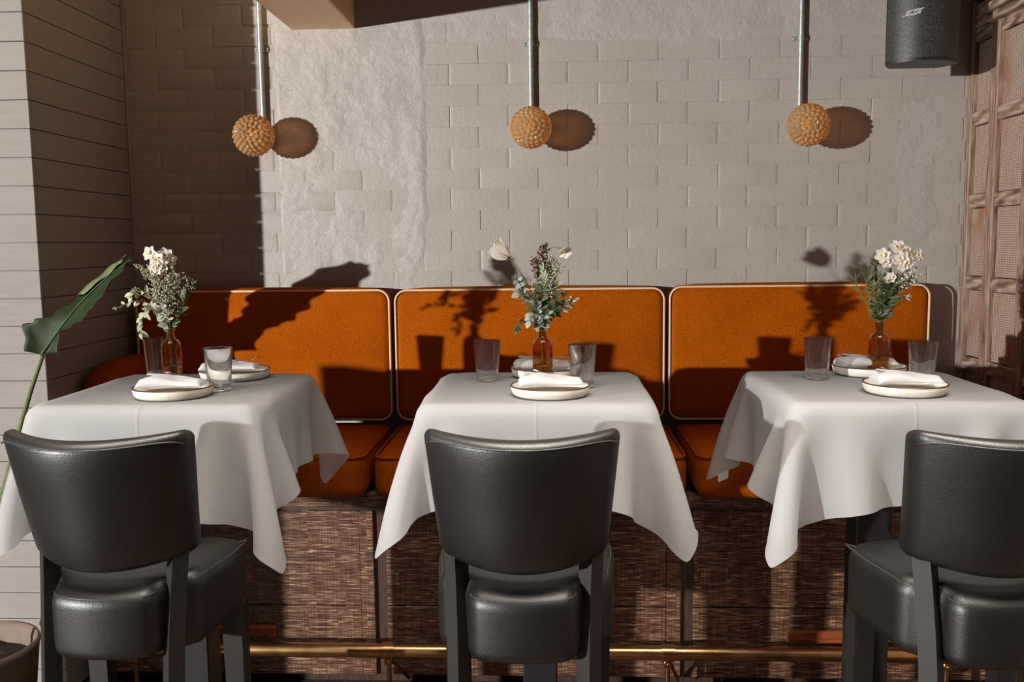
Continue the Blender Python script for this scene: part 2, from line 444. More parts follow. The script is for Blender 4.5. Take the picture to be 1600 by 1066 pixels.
V, F = merge(box(RX-.055, RX+.03, .6, 3.46, H+.80, H+.83, .004), box(RX-.03, RX+.03, .6, 3.46, H+.775, H+.80, .003))
ob('ledge', mesh('ledge', V, F, 'limed_wood'), wr)

# ------------------------------------------------------------------ banquette
bq = thing('banquette', 'long fixed banquette base faced in dark woven panels below the orange cushions', 'bench', (0, 3.3, 0))
def P_(name, vf, mat, smooth=False, auto=None, parent=bq, off=(0, -3.3, 0)):
    V, F = vf; V = [(a+off[0], b+off[1], c+off[2]) for a, b, c in V]
    return ob(name, mesh(name, V, F, mat, smooth, auto), parent)
P_('carcass', box(-1.685, 1.50, 3.085, 3.64, .04, .715), 'dark_trim')
P_('top_band', box(-1.685, 1.50, 3.055, 3.085, .662, .715, .004), 'woven')
P_('shadow_bead', box(-1.685, 1.50, 3.066, 3.085, .650, .662), 'dark_trim')
xs = [(-1.685, -.632), (-.588, .437), (.481, 1.50)]
for a, b in xs:
    P_('woven_panel', box(a, b-.05 if b < 1 else b, 3.064, 3.085, .306, .648, .002), 'woven')
    P_('woven_panel', box(a, b-.05 if b < 1 else b, 3.062, 3.085, .05, .302, .002), 'woven')
for b in (-.632, .437):
    P_('batten', box(b-.049, b, 3.058, 3.085, .05, .648, .002), 'woven')
    P_('recess_strip', box(b, b+.044, 3.072, 3.085, .05, .648), 'dark_trim')
P_('plinth', box(-1.685, 1.50, 3.12, 3.6, 0, .04), 'dark_trim')
for x0, x1, z0 in ((-1.24, -.985, .190), (.80, 1.02, .186)):
    P_('mounting_block', merge(box(x0, x1, 3.036, 3.061, z0, z0+.046, .006), box(x0+.01, x1-.03, 3.028, 3.037, z0+.018, z0+.022)), 'copper_wood')
# cushions
ORD = ['left', 'middle', 'right']
def back_cushion(x0, x1, z0, z1, label):
    hx, hy, hz = (x1-x0)/2, .050, (z1-z0)/2
    o = thing('back_cushion', label, 'cushion', ((x0+x1)/2, 3.52+.050, z0), group='orange velvet back cushions of the banquette')
    Pn, F = rbox(hx, hy, hz, .036, (16, 2, 10), 4)
    ux, uz = Pn[:, 0]/hx, Pn[:, 2]/hz
    bul = (1-ux**2)*(1-uz**2)
    Pn[:, 1] += np.where(Pn[:, 1] < 0, -1, .0)*.020*bul
    Pn[:, 2] += .006*(1-ux**2)*np.sign(Pn[:, 2])*(Pn[:, 2] > 0)
    # plan corners rounder
    m_ = (np.abs(ux) > .8) & (np.abs(uz) > .6); Pn[m_, 2] -= np.sign(uz[m_])*.016*((np.abs(ux[m_])-.8)/.2)**3
    Pn[m_, 0] -= np.sign(ux[m_])*.010*((np.abs(uz[m_])-.6)/.4)**4
    Pn[:, 2] += hz
    ob('pad', mesh('pad', Pn, F, 'velvet', True), o)
    pts = [(a, -hy+.006, b+hz) for a, b in rrect(-hx+.006, hx-.006, -hz+.008, hz-.006, .045)]
    ob('piping', mesh('piping', *tube(pts, .0046, 6, True), 'piping', True), o)
    return o
ZS = .87
back_cushion(-1.655, -.634, ZS+.002, H-.170, 'orange velvet back cushion with cream piping behind the left table, under the leaf shadow')
back_cushion(-.622, .436, ZS+.002, H-.172, 'orange velvet back cushion with cream piping behind the middle table')
back_cushion(.446, 1.440, ZS+.002, H-.168, 'orange velvet back cushion with cream piping behind the right table')
def seat_cushion(x0, x1, label):
    hx, hy, hz = (x1-x0)/2, .285, .075
    o = thing('seat_cushion', label, 'cushion', ((x0+x1)/2, 2.952+hy, .716), group='orange velvet seat cushions of the banquette')
    Pn, F = rbox(hx, hy, hz, .045, (14, 8, 3), 4)
    ux, uy = Pn[:, 0]/hx, Pn[:, 1]/hy
    Pn[:, 2] += np.where(Pn[:, 2] > 0, .010, 0)*(1-ux**4)*(1-uy**4)
    m_ = (np.abs(ux) > .85) & (uy < -.7); Pn[m_, 1] += .03*((np.abs(ux[m_])-.85)/.15)**2
    Pn[:, 2] += hz
    ob('pad', mesh('pad', Pn, F, 'velvet', True), o)
    pts = [(a, b, 2*hz-.008) for a, b in rrect(-hx+.008, hx-.008, -hy+.010, hy-.012, .05)]
    ob('piping', mesh('piping', *tube(pts, .0042, 6, True), 'velvet', True), o)
seat_cushion(-1.655, -.634, 'dark orange velvet seat cushion of the banquette beside the left table')
seat_cushion(-.612, .446, 'dark orange velvet seat cushion of the banquette, mostly hidden behind the middle table')
seat_cushion(.470, 1.470, 'dark orange velvet seat cushion of the banquette beside the right table')
# cushion along the boarded wall
o = thing('side_cushion', 'low brown orange cushion leaning along the boarded wall in the left corner', 'cushion', (-1.630, 3.31, .886))
Pn, F = rbox(.055, .195, .135, .05, (2, 10, 5), 4)
Pn[:, 2] -= .05*np.clip((-Pn[:, 1]/.195-.1)/.9, 0, 1)**2.2; Pn[:, 2] += .135
ob('pad', mesh('pad', Pn, F, 'velvet', True), o)

# ------------------------------------------------------------------ foot rail
fr = thing('foot_rail', 'long brass foot rail on brackets in front of the woven banquette base', 'rail', (0, 2.95, 0))
RZ = H-1.378
ob('rail_tube', mesh('rail_tube', *tube([(-1.62, 0, RZ), (-.9, 0, RZ), (0, 0, RZ), (.9, 0, RZ), (1.5, 0, RZ)], .0245, 20), 'brass', True, 40), fr)
for bx_ in (-1.45, -.568, .379, 1.30):
    br = ob('bracket', mesh('bracket', *merge(tube([(bx_-.021, 0, RZ), (bx_+.021, 0, RZ)], .0285, 20), box(bx_-.014, bx_+.014, -.012, .012, RZ-.05, RZ-.02, .003)), 'brass', True, 40), fr)
    ob('strut', mesh('strut', *tube([(bx_, 0, RZ-.03), (bx_, 0, 0)], .0085, 10), 'brass', True, 40), br)
    ob('strut', mesh('strut', *tube([(bx_+.008, .005, RZ-.035), (bx_+.05, .108, RZ-.15)], .0065, 10), 'brass', True, 40), br)
    ob('rivet', mesh('rivet', *lathe([(0, .003), (.004, .002), (.005, 0)], 10, 'y'), 'brass', True), br, (bx_, -.0125, RZ-.036))

# ------------------------------------------------------------------ tables and cloths
TZ = H-.396; TH = .30; TCY = 2.488
TX = [-1.036, -.042, .869]
def drape(half, size, off, rot, N=49, steps=170, iters=16, pulls=(), seed=1):
    rng = np.random.RandomState(seed); s = size/(N-1); g = (np.arange(N)-(N-1)/2)*s
    X, Y = np.meshgrid(g, g, indexing='ij'); c, sn = math.cos(rot), math.sin(rot)
    P = np.zeros((N, N, 3)); P[..., 0] = c*X-sn*Y+off[0]; P[..., 1] = sn*X+c*Y+off[1]
    P[..., 2] = .003+rng.randn(N, N)*.001
    Vv = np.zeros_like(P); dt = 1/60.; top = .002; cons = []
    for dx, dy, k in ((1, 0, 1.), (0, 1, 1.), (1, 1, .7), (1, -1, .7), (2, 0, .06), (0, 2, .06), (4, 0, .02), (0, 4, .02)):
        for par in (0, 1):
            ii = np.arange(max(0, -dx), N-max(0, dx)); jj = np.arange(max(0, -dy), N-max(0, dy))
            if dx > 0: ii = ii[((ii//dx) % 2) == par]
            else: jj = jj[((jj//dy) % 2) == par]
            cons.append((np.ix_(ii, jj), np.ix_(ii+dx, jj+dy), s*math.hypot(dx, dy), k))
    for t_ in range(steps):
        Vv[..., 2] -= 9.8*dt; Vv *= .965 if t_ < steps*.6 else .88
        for ci, cj, f, t0, t1 in pulls:
            if t0 <= t_ < t1:
                d = np.hypot(np.arange(N)[:, None]-ci*(N-1), np.arange(N)[None, :]-cj*(N-1))
                Vv += np.exp(-(d/6.)**2)[..., None]*np.array(f)*dt
        Q = P+Vv*dt
        for it in range(iters):
            for A, B, r, k in cons:
                a = Q[A]; b = Q[B]; d = b-a; L = np.sqrt((d*d).sum(-1))+1e-9
                c_ = (k*.5*(L-r)/L)[..., None]*d; Q[A] = a+c_; Q[B] = b-c_
            hx = half+.003
            ins = (np.abs(Q[..., 0]) < hx) & (np.abs(Q[..., 1]) < hx) & (Q[..., 2] < top)
            px = hx-np.abs(Q[..., 0]); py = hx-np.abs(Q[..., 1]); pz = top-Q[..., 2]
            up = ins & (pz <= np.minimum(px, py)); Q[..., 2][up] = top
            sx_ = ins & ~up & (px <= py); Q[..., 0][sx_] = np.sign(Q[..., 0][sx_])*hx
            sy_ = ins & ~up & (px > py); Q[..., 1][sy_] = np.sign(Q[..., 1][sy_])*hx
            for ax in (0, 1): Q[..., ax][up] = P[..., ax][up]*.8+Q[..., ax][up]*.2
        Vv = (Q-P)/dt; P = Q
    return P
WHO = ['left', 'middle', 'right']
tl = ['square black pedestal table under the left white cloth', 'square black pedestal table under the middle white cloth', 'square black pedestal table under the right white cloth']
cl = ['white cloth draped over the left table, beside the big green leaf', 'white cloth draped over the middle table, with a small tag at its corner', 'white cloth draped over the right table, with a long folded corner point']
DR = [dict(off=(.0, -.028), rot=.02, pulls=[(1, 0, (-4, -20, 0), 0, 70)], seed=2),
      dict(off=(-.005, .006), rot=-.012, pulls=[(0, 0, (-28, -2, 0), 0, 90), (1, 0, (16, -4, 0), 0, 60)], seed=3),
      dict(off=(.0, -.002), rot=.015, pulls=[(0, 0, (6, -20, 0), 0, 70), (0, 1, (-18, 0, 0), 0, 60)], seed=4)]
for i in range(3):
    t_ = thing('pedestal_table', tl[i], 'table', (TX[i], TCY, 0), group='black pedestal tables under white cloths')
    ob('tabletop', mesh('tabletop', *box(-TH+.022, TH-.022, -TH+.022, TH-.022, TZ-.038, TZ-.008, .004), 'black_wood'), t_)
    ob('column', mesh('column', *box(-.048, .048, -.048, .048, .03, TZ-.045, .004), 'black_metal'), t_)
    ob('top_plate', mesh('top_plate', *box(-.15, .15, -.15, .15, TZ-.046, TZ-.038, .003), 'black_metal'), t_)
    ob('base_plate', mesh('base_plate', *box(-.22, .22, -.22, .22, 0, .03, .008), 'black_metal'), t_)
    Pn = drape(TH, 1.045, **DR[i]); N = Pn.shape[0]
    F = [(a*N+b, (a+1)*N+b, (a+1)*N+b+1, a*N+b+1) for a in range(N-1) for b in range(N-1)]
    c_ = thing('tablecloth', cl[i], 'tablecloth', (TX[i], TCY, TZ), group='white tablecloths', me=mesh('tablecloth', Pn.reshape(-1, 3), F, 'tablecloth', True))
    md = c_.modifiers.new('smooth', 'SUBSURF'); md.levels = md.render_levels = 1
    if i in (1, 2):
        e0, e1 = (Pn[-1, 4], Pn[-1, 5]) if i == 1 else (Pn[0, -4], Pn[0, -5])
        e0, e1 = np.array(e0), np.array(e1); dn = np.array([0, 0, -.022]); nrm = np.array([.002, -.002, 0])
        V = [e0, e1*1.0+(e1-e0)*.5, e1+(e1-e0)*.5+dn, e0+dn]; V = V+[v+nrm for v in V]
        ob('care_tag', mesh('care_tag', V, [(0, 1, 2, 3), (7, 6, 5, 4), (0, 4, 5, 1), (2, 6, 7, 3)], 'napkin'), c_)

# ------------------------------------------------------------------ table ware
def mk_plate():
    R = .104
    pr = [(0, .004), (R*.80, .004), (R*.86, .001), (R*.90, .0), (R*.955, .006), (R, .0245), (R-.0015, .0262), (R-.0045, .0255), (R-.008, .013), (R*.86, .0105), (0, .0098)]
    return mesh('dish', *lathe(pr, 56), 'stoneware', True), mesh('rim', *lathe([(R+.0004, .0238), (R-.001, .0268), (R-.005, .0259), (R-.0045, .0245)], 56), 'rim_glaze', True)
dish_me, rim_me = mk_plate()
def mk_tumbler():
    pr = [(0, .0), (.0285, .0), (.0305, .002), (.0325, .030), (.0385, .1155), (.0380, .117), (.0370, .1165), (.0310, .030), (.0290, .014), (.0255, .0095), (0, .0085)]
    return mesh('tumbler', *lathe(pr, 40), 'clear_glass', True, 30)
tumbler_me = mk_tumbler()
def mk_bottle():
    out = [(0, 0), (.0255, 0), (.0285, .003), (.0290, .010), (.0290, .098), (.0275, .109), (.0225, .118), (.0150, .1235), (.0112, .127), (.0108, .147), (.0142, .1475), (.0148, .1505), (.0135, .1535)]
    inn = [(.0098, .1535), (.0086, .148), (.0088, .127), (.0125, .121), (.0200, .1155), (.0250, .107), (.0266, .097), (.0266, .010), (.0250, .006), (0, .005)]
    return mesh('bottle', *lathe(out+inn, 40), 'amber_glass', True, 50), mesh('water', *lathe([(0, .0062), (.0245, .0066), (.0262, .0105), (.0262, .044), (0, .044)], 32), 'water', True, 50)
bottle_me, water_me = mk_bottle()
def mk_napkin(seed, flip):
    rng = random.Random(seed); V = []; F = []
    L, D = .164, .080; nu = 26
    # cross-section: closed loop of a soft fold, round towards the viewer, three layers stacked
    def sect(u):
        hump = .017+.012*math.exp(-((u-.30)/.26)**2); wd = D*(1-.34*max(0, u-.35)**1.3); 
        top = []; 
        for k in range(11):
            q = k/10; top.append((-wd/2+wd*q, hump*(.55+.45*math.sin(math.pi*min(1, q*.8+.12)))+.0015*math.sin(9*q+5*u)))
        nose = [(-wd/2-.004, hump*.42), (-wd/2-.0045, hump*.20), (-wd/2-.001, .001)]
        bot = [(wd/2*q, .0006) for q in (-.6, 0, .6)]
        back = [(wd/2+.001, hump*.12), (wd/2-.006, hump*.30), (wd/2+.002, hump*.45), (wd/2-.003, hump*.58)]
        return top[::-1]+nose+bot+back
    m_ = None
    for a in range(nu+1):
        u = a/nu; s_ = sect(u); m_ = len(s_)
        end = 1-max(0, (abs(u-.5)-.44)/.06)**3*.55
        for (y_, z_) in s_:
            sag = -.010*max(0, u-.75)/.25*0
            V.append(((u-.5)*L, y_*(1 if abs(u-.5) < .49 else .97)+.012*math.sin(math.pi*u)-.006, z_*end+sag))
    for a in range(nu):
        for b in range(m_): F.append((a*m_+b, (a+1)*m_+b, (a+1)*m_+(b+1) % m_, a*m_+(b+1) % m_))
    F.append(tuple(range(m_))); F.append(tuple(nu*m_+b for b in range(m_))[::-1])
    if flip: V = [(-x, y_, z_) for x, y_, z_ in V]; F = [f[::-1] for f in F]
    body = mesh('folded_body', V, F, 'napkin', True, 60)
    V = []; F = []
    for a in range(15):
        for b in range(7):
            u, q = a/14, b/6; x_ = -.066+.135*u; yy = .004+.040*q*(1-.75*u)
            V.append((x_, yy+.010*math.sin(math.pi*u)-.006, .0305+.0035*math.sin(math.pi*q)-.014*u+.0008*math.sin(11*u+seed)-.006*q))
    n0 = len(V); V += [(x_, y_, z_-.0025) for x_, y_, z_ in V]
    for a in range(14):
        for b in range(6):
            i0 = a*7+b; F.append((i0, i0+7, i0+8, i0+1)); F.append((n0+i0, n0+i0+1, n0+i0+8, n0+i0+7))
    for a in range(14): i0 = a*7; F.append((i0, n0+i0, n0+i0+7, i0+7)); i0 += 6; F.append((i0, i0+7, n0+i0+7, n0+i0))
    for b in range(6): F.append((b, b+1, n0+b+1, n0+b)); i0 = 14*7+b; F.append((i0, n0+i0, n0+i0+1, i0+1))
    if flip: V = [(-x, y_, z_) for x, y_, z_ in V]; F = [f[::-1] for f in F]
    return body, mesh('upper_fold', V, F, 'napkin', True, 60)
nap = [mk_napkin(1, False), mk_napkin(2, True)]
def mk_fork():
    V = []; F = []
    pr = [(-.100, .0045, 0), (-.085, .0052, 0), (-.03, .0028, .001), (.02, .0024, .002), (.040, .0060, .001), (.052, .0105, -.001), (.060, .0115, -.001)]
    for x_, w_, z_ in pr: V += [(x_, -w_, z_), (x_, w_, z_), (x_, w_, z_+.0016), (x_, -w_, z_+.0016)]
    for a in range(len(pr)-1):
        for b in range(4): F.append((a*4+b, (a+1)*4+b, (a+1)*4+(b+1) % 4, a*4+(b+1) % 4))
    F += [(0, 1, 2, 3), tuple(len(V)-4+b for b in (3, 2, 1, 0))]
    hd = mesh('handle', V, F, 'steel', True, 40)
    V, F = merge(*[tube([(.059, y_, -.0002), (.078, y_*1.02, .001), (.096, y_*.98, .0045)], [.0013, .0012, .0005], 5) for y_ in (-.0095, -.0032, .0032, .0095)])
    return hd, [mesh('tine', *tube([(.059, y_, -.0002), (.078, y_*1.02, .001), (.096, y_*.98, .0045)], [.0014, .0013, .0006], 5), 'steel', True) for y_ in (-.0095, -.0032, .0032, .0095)]
fork_me, tine_me = mk_fork()
PLF = [(-1.008, 2.345), (-.008, 2.338), (.902, 2.350)]; PLB = [(-.955, 2.665), (-.022, 2.678), (.925, 2.685)]
wl3 = ['left', 'middle', 'right']
def setting(x, y, i, rear):
    side = 'far' if rear else 'near'
    p = thing('plate', 'cream stoneware plate with dark rim on the %s side of the %s table' % (side, wl3[i]), 'plate', (x, y, TZ+.0045), group='cream stoneware plates')
    ob('dish', dish_me, p); ob('rim', rim_me, p)
    rz = (.10 if not rear else math.pi+.16)-(.10 if i == 2 and not rear else 0)
    zb = TZ+.0045
    body, flap = nap[0]
    n_ = thing('napkin', 'folded white linen napkin lying on the %s plate of the %s table' % (side, wl3[i]), 'napkin', (x+(.0 if not rear else -.012), y-.004, zb+.0275), (0, 0, rz if not rear else .12), group='folded white napkins')
    ob('folded_body', body, n_); ob('upper_fold', flap, n_)
    # the fork sits on the fold with its tines past the end
    if rear: fl, fz = (x+.004, y+.004, zb+.0485), (0, -.10, .30)
    else: fl, fz = (x+.018, y+.040, zb+.0450), (0, -.17, math.pi-.12)
    f_ = thing('fork', 'steel dinner fork under the napkin on the %s plate of the %s table' % (side, wl3[i]), 'fork', fl, fz, group='dinner forks')
    f_.scale = (.72, .72, .72)
    ob('handle', fork_me, f_)
    for m_ in tine_me: ob('tine', m_, f_)
for i in range(3):
    setting(*PLF[i], i, False); setting(*PLB[i], i, True)
GL = [((-.916, 2.43), 'clear glass tumbler to the right of the amber bottle on the left table'), ((-1.208, 2.702), 'clear glass tumbler half hidden behind the amber bottle on the left table'),
      ((-.189, 2.581), 'clear glass tumbler to the left of the amber bottle on the middle table'), ((.079, 2.458), 'clear glass tumbler to the right of the amber bottle on the middle table'),
      ((.747, 2.588), 'clear glass tumbler to the left of the amber bottle on the right table'), ((.995, 2.477), 'clear glass tumbler to the right of the amber bottle on the right table')]
for (x, y), lb in GL:
    thing('tumbler', lb, 'glass', (x, y, TZ+.004), (0, 0, random.uniform(0, 6)), 'clear tumblers', tumbler_me)
BT = [(-1.128, 2.622), (-.030, 2.588), (.943, 2.66)]
for i, (x, y) in enumerate(BT):
    b_ = thing('bottle_vase', 'brown amber glass bottle used as a flower vase on the %s table' % wl3[i], 'vase', (x, y, TZ+.004), group='amber bottle vases')
    ob('bottle', bottle_me, b_); ob('water', water_me, b_)

# ------------------------------------------------------------------ chairs
def mk_chair():
    parts = []
    # backrest pad
    hx, hy, hz = .193, .026, .1365
    Pn, F = rbox(hx, hy, hz, .020, (14, 2, 10), 4)
    ux, uz = Pn[:, 0]/hx, Pn[:, 2]/hz
    Pn[:, 0] *= 1-.062*(1-uz)
    Pn[:, 1] += .085*ux**2-.012*(1-ux**2)*(Pn[:, 1] < 0)*(1-uz**4)-.030*uz
    Pn[:, 2] += np.where(uz > 0, .010*ux**2-.004, -.020*(1-ux**2)+.012)*np.abs(uz)
    Pn += np.array([0, -.026, 1.0715])
    parts.append(('backrest', mesh('backrest', Pn, F, 'leather', True)))
    seam = []
    for k in range(25):
        u = -1+2*k/24; uz_ = .90
        seam.append((u*.186*1.0, -.026-.026+.085*u*u*.93-.012*(1-u*u)*.3-.027+.0015, 1.0715+.1365*uz_+.010*u*u-.004+(-.012*abs(u)**10)))
    parts.append(('seam', mesh('seam', *tube(seam, .0022, 5), 'leather_seam', True)))
    # seat
    hx, hy, hz = 1., .165, .0775
    Pn, F = rbox(1., .165, .0775, .030, (12, 14, 4), 5)
    q = Pn[:, 1]+.165                         # 0 rear .. .33 front
    hw = .112+(.178-.112)*sstep(.038, .085, q)+(.194-.178)*sstep(.08, .25, q)
    sx_ = Pn[:, 0]
    # keep rounded edge widths
    xs_ = np.where(np.abs(sx_) <= .970, sx_/.970*(hw-.030), np.sign(sx_)*(hw-.030+(np.abs(sx_)-.970)))
    Pn[:, 0] = xs_; ux = xs_/hw
    fr_ = sstep(.24, .33, q); Pn[:, 1] -= fr_*.03*ux**2
    Pn[:, 1] -= (1-sstep(0, .05, q))*.028*(1-ux**2)
    Pn[:, 2] += np.where(Pn[:, 2] > 0, .014, 0)*(1-ux**4)*np.sin(np.pi*np.clip(q/.33, 0, 1))**.5
    Pn[:, 2] -= np.where(Pn[:, 2] > 0, .012, .0)*(1-sstep(0, .10, q))
    Pn += np.array([0, .160, .822])
    parts.append(('seat', mesh('seat', Pn, F, 'leather', True)))
    def hwf(qq): return .112+.066*float(sstep(.038, .085, np.array(qq)))+.016*float(sstep(.08, .25, np.array(qq)))
    pts = []
    qs = np.linspace(.012, .318, 26)
    L = [(-hwf(a)+.0085, a, .8905-.012*(1-float(sstep(0, .10, np.array(a))))) for a in qs]
    fr2 = [(x_, .3165-.03*(x_/.19)**2, .8905) for x_ in np.linspace(-.170, .170, 12)]
    rr = [(-x_, y_, z_) for x_, y_, z_ in L[::-1]]
    rear = [(x_, .0038-.028*(1-(x_/.108)**2), .8785) for x_ in np.linspace(.092, -.092, 10)]
    parts.append(('piping', mesh('piping', *tube([(a, b-.0, c) for a, b, c in L+fr2+rr+rear], .0026, 5, True), 'leather_seam', True)))
    # legs
    def leg(path, wx, wy, turn=0.):
        V = []; F = []
        for (x_, y_, z_), k in path:
            ct, st_ = math.cos(turn), math.sin(turn)
            for a, b in ((-1, -1), (1, -1), (1, 1), (-1, 1)):
                u_, v_ = a*wx*k/2, b*wy*k/2; V.append((x_+u_*ct-v_*st_, y_+u_*st_+v_*ct, z_))
        for a in range(len(path)-1):
            for b in range(4): F.append((a*4+b, a*4+(b+1) % 4, a*4+4+(b+1) % 4, a*4+4+b))
        F += [(3, 2, 1, 0), tuple(len(V)-4+b for b in range(4))]
        return V, F
    for s in (-1, 1):
        cv = curve([(s*.130, -.022, 0), (s*.130, .0, .35), (s*.130, .026, .70), (s*.133, .046, .86), (s*.137, .060, .955)], 5)
        parts.append(('leg', mesh('leg', *leg([(p_, 1 if p_.z > .6 else .80+.2*p_.z/.6) for p_ in cv], .033, .036, math.radians(42)), 'black_wood')))
    for s in (-1, 1):
        parts.append(('leg', mesh('leg', *leg([((s*.163, .285, 0), .78), ((s*.163, .275, .76), 1.0)], .046, .046), 'black_wood')))
    for s in (-1, 1): parts.append(('stretcher', mesh('stretcher', *box(s*.146-.012, s*.146+.012, -.02, .27, .30, .335, .003), 'black_wood')))
    parts.append(('stretcher', mesh('stretcher', *box(-.15, .15, .27, .295, .24, .28, .003), 'black_wood')))
    parts.append(('stretcher', mesh('stretcher', *box(-.12, .12, -.02, .0, .30, .335, .003), 'black_wood')))
    for _, me in parts:                       # overall proportions: seat and back set a little lower and wider
        for v in me.vertices: v.co = (v.co.x*1.075, v.co.y*1.075, max(0, 1.075*v.co.z-.118))
    return parts
cp = mk_chair()
CH = [(-.976, 1.845, -.03, 'black leather bar chair with curved padded back in front of the left table'), (-.067, 1.845, 0, 'black leather bar chair with curved padded back in front of the middle table'),
      (.930, 1.84, .09, 'black leather bar chair in front of the right table, cut by the picture edge')]
for x, y, rz, lb in CH:
    c_ = thing('bar_chair', lb, 'chair', (x, y, 0), (0, 0, rz), 'black leather bar chairs')
    for nme, me in cp: ob(nme, me, c_)

# ------------------------------------------------------------------ wall lamps
def globe_mesh():
    R = .072; nt, npz = 84, 216; V = []; F = []; D = math.pi/12.5
    for a in range(nt+1):
        th = math.pi*a/nt
        for b in range(npz):
            ph = 2*math.pi*b/npz
            k = round(th/D); n_ = max(1, round(2*math.pi*math.sin(min(k*D, math.pi))/D)) if k else 1
            u = ph/(2*math.pi)*n_+(.5 if k % 2 else 0); du = (u-round(u))*2*math.pi/n_*math.sin(th); dv = th-k*D
            d2 = (du*du+dv*dv)/(D*.5)**2
            r = R-.002+.0105*math.sqrt(max(0, 1-d2))
            V.append((r*math.sin(th)*math.cos(ph), -r*math.cos(th), r*math.sin(th)*math.sin(ph)))
    for a in range(nt):
        for b in range(npz):
            b2 = (b+1) % npz; F.append((a*npz+b, (a+1)*npz+b, (a+1)*npz+b2, a*npz+b2))
    return mesh('globe', V, F, 'globe_glass', True)
gm = globe_mesh()
lx = [-1.142, -.079, .957]; lz = [H+.423, H+.435, H+.427]
ll = ['textured amber glass globe wall lamp on the left conduit, half in shade', 'textured amber glass globe wall lamp on the middle conduit', 'textured amber glass globe wall lamp on the right conduit, near the loudspeaker']
for i in range(3):
    o = thing('wall_lamp', ll[i], 'lamp', (lx[i], W, lz[i]), group='amber globe wall lamps on steel conduits')
    ob('globe', gm, o, (0, -.145, 0), (0, random.uniform(0, 6), 0))
    ob('bulb', mesh('bulb', *lathe([(0, .0), (.012, .001), (.013, .02), (.022, .045), (.02, .06), (0, .068)], 20, 'y'), 'bulb', True), o, (0, -.095, 0))
    ob('lamp_holder', mesh('lamp_holder', *lathe([(0, 0), (.034, 0), (.036, .003), (.036, .026), (.030, .030), (.030, .078), (0, .078)], 28, 'y'), 'galvanised', True, 40), o)
    pz = 2.735-lz[i]
    ob('conduit', mesh('conduit', *tube([(0, -.020, .02), (0, -.020, pz*.5), (0, -.020, pz)], .0105, 14), 'galvanised', True, 50), o)
    zc_ = H+.770-lz[i]
    cl_ = ob('pipe_clip', mesh('pipe_clip', *merge(tube([(0, -.020, zc_-.010), (0, -.020, zc_+.010)], .0128, 16), box(-.029, .029, -.0095, -.0035, zc_-.0085, zc_+.0085, .002), box(-.03, .03, -.004, .004, zc_-.0085, zc_+.0085)), 'galvanised', True, 40), o)
    for s in (-1, 1): ob('screw', mesh('screw', *lathe([(0, .004), (.004, .003), (.005, 0)], 10, 'y'), 'steel', True), cl_, (s*.022, -.0095, zc_))

# ------------------------------------------------------------------ loudspeaker
o = thing('loudspeaker', 'black loudspeaker with curved grille hung high in the right corner', 'speaker', (1.285, 3.30, H+.602))
def foot(front):
    if front: return [(-.125+.25*k/20, .012-.078*(1-(2*k/20-1)**2)**.85-.012) for k in range(21)]
    return [(.125, 0), (.118, .02), (.085, .075), (-.085, .075), (-.118, .02), (-.125, 0)]
def prism(poly, z0, z1):
    n_ = len(poly); V = [(x, y, z0) for x, y in poly]+[(x, y, z1) for x, y in poly]
    return V, [(k, (k+1) % n_, n_+(k+1) % n_, n_+k) for k in range(n_)]+[tuple(range(n_))[::-1], tuple(range(n_, 2*n_))]
HS = .42
ob('cabinet', mesh('cabinet', *prism([(x*1.0, y) for x, y in foot(True)]+foot(False)[1:-1], 0, HS), 'speaker_shell', True, 40), o)
ob('grille', mesh('grille', *prism([(x*.985, y-.004) for x, y in foot(True)]+[(x*.96, y+.004) for x, y in foot(True)[::-1]], .010, HS-.010), 'speaker_grille', True, 40), o)
ob('bracket', mesh('bracket', *merge(box(.06, .10, .07, .34, .20, .24, .003), box(.03, .13, .325, .338, .14, .30, .002)), 'speaker_shell'), o)
cu = bpy.data.curves.new('logo', 'FONT'); cu.body = 'BOSE'; cu.size = .021; cu.extrude = .0008; cu.shear = .45; cu.offset = .0004; cu.space_character = 1.0; cu.materials.append(MATS['logo_silver'])
tmp = bpy.data.objects.new('logo_curve', cu); COL.objects.link(tmp); bpy.context.view_layer.update()
lme = bpy.data.meshes.new_from_object(tmp.evaluated_get(bpy.context.evaluated_depsgraph_get())); bpy.data.objects.remove(tmp)
lg = ob('logo', lme, o, (-.084, -.0615, .150), (math.radians(90), -.10, -.36))
lb_ = ob('logo_bar', mesh('logo_bar', *merge(box(-.010, .036, -.0008, .0008, -.0022, -.0002), box(.010, .060, -.0008, .0008, .0138, .0156)), 'logo_silver'), o, (-.084, -.0615, .150), (0, -.10, -.36))

# ------------------------------------------------------------------ potted plant
pot = thing('plant_pot', 'rough brown plant pot on the floor at the lower left edge', 'pot', (-1.80, 2.62, 0))
ob('pot_wall', mesh('pot_wall', *lathe([(0, 0), (.12, 0), (.135, .02), (.165, .17), (.182, .325), (.187, .34), (.184, .352), (.174, .352), (.166, .33), (.15, .17), (.12, .05), (0, .05)], 40), 'terracotta', True), pot)
ob('soil', mesh('soil', *lathe([(0, .292), (.08, .296), (.158, .288), (.150, .25), (0, .25)], 30), 'soil', True), pot)
pl = thing('elephant_ear_plant', 'tall green plant with one big ruffled leaf beside the left table', 'plant', (-1.78, 2.62, .295))
LB = Vector((-1.698, 2.935, H-.352))
st = curve([(-1.775, 2.62, .290), (-1.762, 2.66, .60), (-1.745, 2.80, .90), (-1.722, 2.88, 1.09), tuple(LB)], 8)
o0 = Vector((-1.78, 2.62, .295))
ob('leaf_stalk', mesh('leaf_stalk', *tube([p-o0 for p in st], [.012-.006*k/(len(st)-1) for k in range(len(st))], 8), 'stem_green', True), pl)
